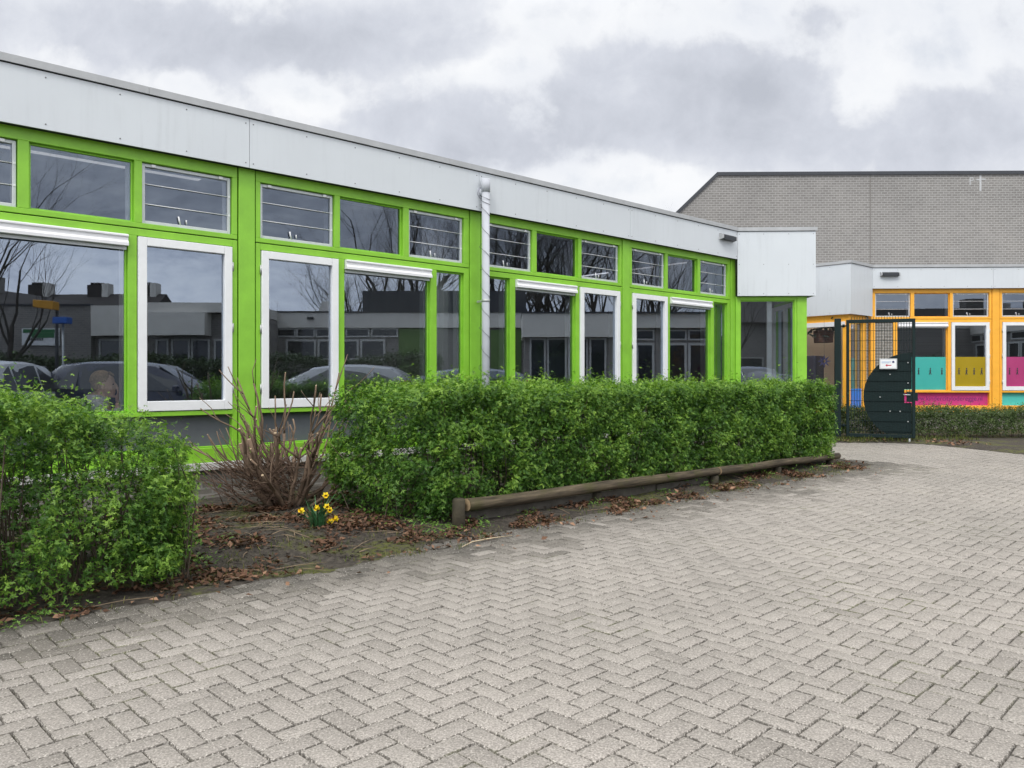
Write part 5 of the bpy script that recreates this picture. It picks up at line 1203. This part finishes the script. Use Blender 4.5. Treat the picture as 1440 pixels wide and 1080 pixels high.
# other arm resting forward, legs
el2 = (.10, .23, T0 - .28); b.tube([(-.07, .185, T0 - .03), (.03, .22, T0 - .16), el2], [.052, .046, .040], 12); b.tube([el2, (.22, .18, T0 - .29), (.32, .13, T0 - .29)], [.040, .034, .026], 12); b.ell((.36, .12, T0 - .29), (.045, .035, .016), 12, 8)
for k in range(4): b.tube([(.39, .09 + k * .018, T0 - .29), (.425, .088 + k * .018, T0 - .292), (.445 - .008 * abs(k - 1.5), .087 + k * .018, T0 - .30)], [.0095, .009, .007], 8)
b.tube([(.35, .155, T0 - .29), (.385, .175, T0 - .295), (.405, .172, T0 - .30)], [.011, .010, .008], 8)
for sg in (-1, 1):
    b.tube([(-.01, sg * .09, seat + .07), (.22, sg * .11, seat + .085), (.44, sg * .12, seat + .06)], [.085, .080, .060], 14); b.tube([(.44, sg * .12, seat + .06), (.46, sg * .12, seat - .16), (.44, sg * .12, .07)], [.058, .054, .036], 14); b.tube([(.42, sg * .12, .04), (.52, sg * .125, .035), (.60, sg * .13, .03)], [.038, .036, .028], 12)
remesh(b.build('body', skin, pe_), .007, 5)
c = MB(); c.tube([(-.075, 0, T0 + .055), (-.075, 0, T0)], [.075, .105], 20); c.tube([(-.075, 0, T0 + .03), (-.07, 0, T0 - .20), (-.02, 0, seat + .08)], [.115, .142, .155], 22); c.tube([(-.075, -.175, T0 - .03), (-.075, .175, T0 - .03)], [.066, .066], 16)
c.ell((-.078, 0, T0 - .035), (.125, .21, .085), 20, 12)
c.tube([(-.07, -.185, T0 - .035), (.06, -.218, T0 - .17), el], [.064, .058, .054], 14); c.tube([el, (.142, -.13, T0 - .09), (.134, -.09, hz_ - .245)], [.054, .050, .042], 14)
c.tube([(-.07, .185, T0 - .035), (.03, .222, T0 - .16), el2], [.064, .058, .054], 14); c.tube([el2, (.22, .18, T0 - .29), (.28, .15, T0 - .29)], [.052, .046, .040], 14)
remesh(c.build('sweater', shirt, pe_), .010, 4)
c = MB(); c.tube([(-.14, -.10, T0 + .035), (-.135, -.16, T0 + .012), (-.115, -.215, T0 - .05), (-.07, -.25, T0 - .13)], [.010, .011, .011, .010], 8); c.build('sleeve_stripe', stripe, pe_)
c = MB()
for sg in (-1, 1): c.tube([(-.02, sg * .09, seat + .07), (.22, sg * .11, seat + .085), (.44, sg * .12, seat + .06)], [.10, .092, .072], 14); c.tube([(.44, sg * .12, seat + .06), (.465, sg * .12, seat - .16), (.445, sg * .12, .10)], [.070, .066, .056], 14)
remesh(c.build('trousers', trouser, pe_), .012, 4)
c = MB(); c.ell((-.022, 0, hz_ + .050), (.100, .083, .092), 24, 16); c.ell((-.062, 0, hz_ - .000), (.052, .074, .070), 18, 12)
for k in range(60):
    a = rnd.uniform(-2.0, 2.0); e = rnd.uniform(.0, 1.1); q0 = Vector((-.014 + .104 * math.cos(e) * math.cos(a + math.pi), .083 * math.cos(e) * math.sin(a + math.pi), hz_ + .045 + .096 * math.sin(e))); c.tube([q0, q0 + Vector((rnd.uniform(-.012, .012), rnd.uniform(-.008, .008), -.03))], [.006, .003], 5)
for k in range(9): y_ = -.06 + k * .015; c.tube([(.045, y_, hz_ + .120), (.076, y_ * .95, hz_ + .098), (.088, y_ * .9, hz_ + .078)], [.012, .009, .004], 6)
remesh(c.build('hair', hair_m, pe_), .006, 2)
for sg in (-1, 1):
    c = MB(); c.ell((.082, sg * .031, hz_ + .004), (.008, .011, .006), 10, 6); c.build('eye', stripe, pe_)
chr_ = empty('chair', pe_.location, pe_.rotation_euler.z); tag(chr_, 'dark chair under the seated person inside the left window', 'chair')
chm = pbr('chair_shell', (.03, .03, .035), .6)
f = MB(); f.box(-.20, .24, -.21, .21, seat - .04, seat - .012); f.build('seat', chm, chr_, bevel=.012)
f = MB(); f.extr([(-.205, seat + .10), (-.18, seat + .10), (-.235, seat + .42), (-.255, seat + .42)], -.2, .2, axis='y'); f.build('backrest', chm, chr_, bevel=.01)
for x_ in (-.17, .2):
    for y_ in (-.18, .18): f = MB(); f.tube([(x_, y_, 0), (x_ * .95, y_ * .95, seat - .041)], .012, 8); f.build('leg', hinge_m, chr_)
for y_ in (-.17, .17): f = MB(); f.tube([(-.17, y_, seat - .02), (-.20, y_, seat + .12)], .011, 8); f.build('back_support', hinge_m, chr_)
# tables inside
tbm = pbr('table_top', (.42, .36, .28), .5, .1, 4)
for s_, n_, lb in ((-1.0, 1.25, 'classroom table in front of the seated person'), (1.6, 1.4, 'classroom table behind the second bay of windows'), (4.6, 1.4, 'classroom table behind the third bay of windows')):
    q = toworld(s_, -n_ + 2 * n_, .06); t = empty('table', (q.x, q.y, .06), PHI); tag(t, lb, 'table')
    f = MB(); f.box(-.65, .65, -.35, .35, .70, .73); f.build('tabletop', tbm, t, bevel=.006)
    for a in (-.58, .58):
        for b2 in (-.29, .29): f = MB(); f.tube([(a, b2, 0), (a, b2, .699)], .018, 8); f.build('leg', hinge_m, t)
# pale curtains beside the narrow panes
cur = pbr('pale_curtain', (.56, .57, .56), .9, .06, 3)
def curtain(s0, s1, label):
    n = int((s1 - s0) / .012); vs = []; fs = []
    for i in range(n + 1):
        s = s0 + (s1 - s0) * i / n; y_ = .42 + .022 * math.sin(i * .9) + .006 * math.sin(i * 2.3)
        for z in (.96, 3.40): vs.append(toworld(s, y_, z))
    for i in range(n): fs.append((2 * i, 2 * i + 2, 2 * i + 3, 2 * i + 1))
    me = bpy.data.meshes.new('curtain'); me.from_pydata(vs, [], fs); me.materials.append(cur); me.polygons.foreach_set('use_smooth', [True] * len(fs)); o_ = bpy.data.objects.new('curtain', me); COL.objects.link(o_)
    sm_ = o_.modifiers.new('thickness', 'SOLIDIFY'); sm_.thickness = .002; tag(o_, label, 'curtain'); return o_
curtain(2.45, 3.0, 'pale curtain in the narrow pane left of the rain pipe'); curtain(8.86, 9.05, 'pale curtain at the end of the last green bay'); curtain(-3.9, -3.2, 'pale curtain beyond the left picture edge')
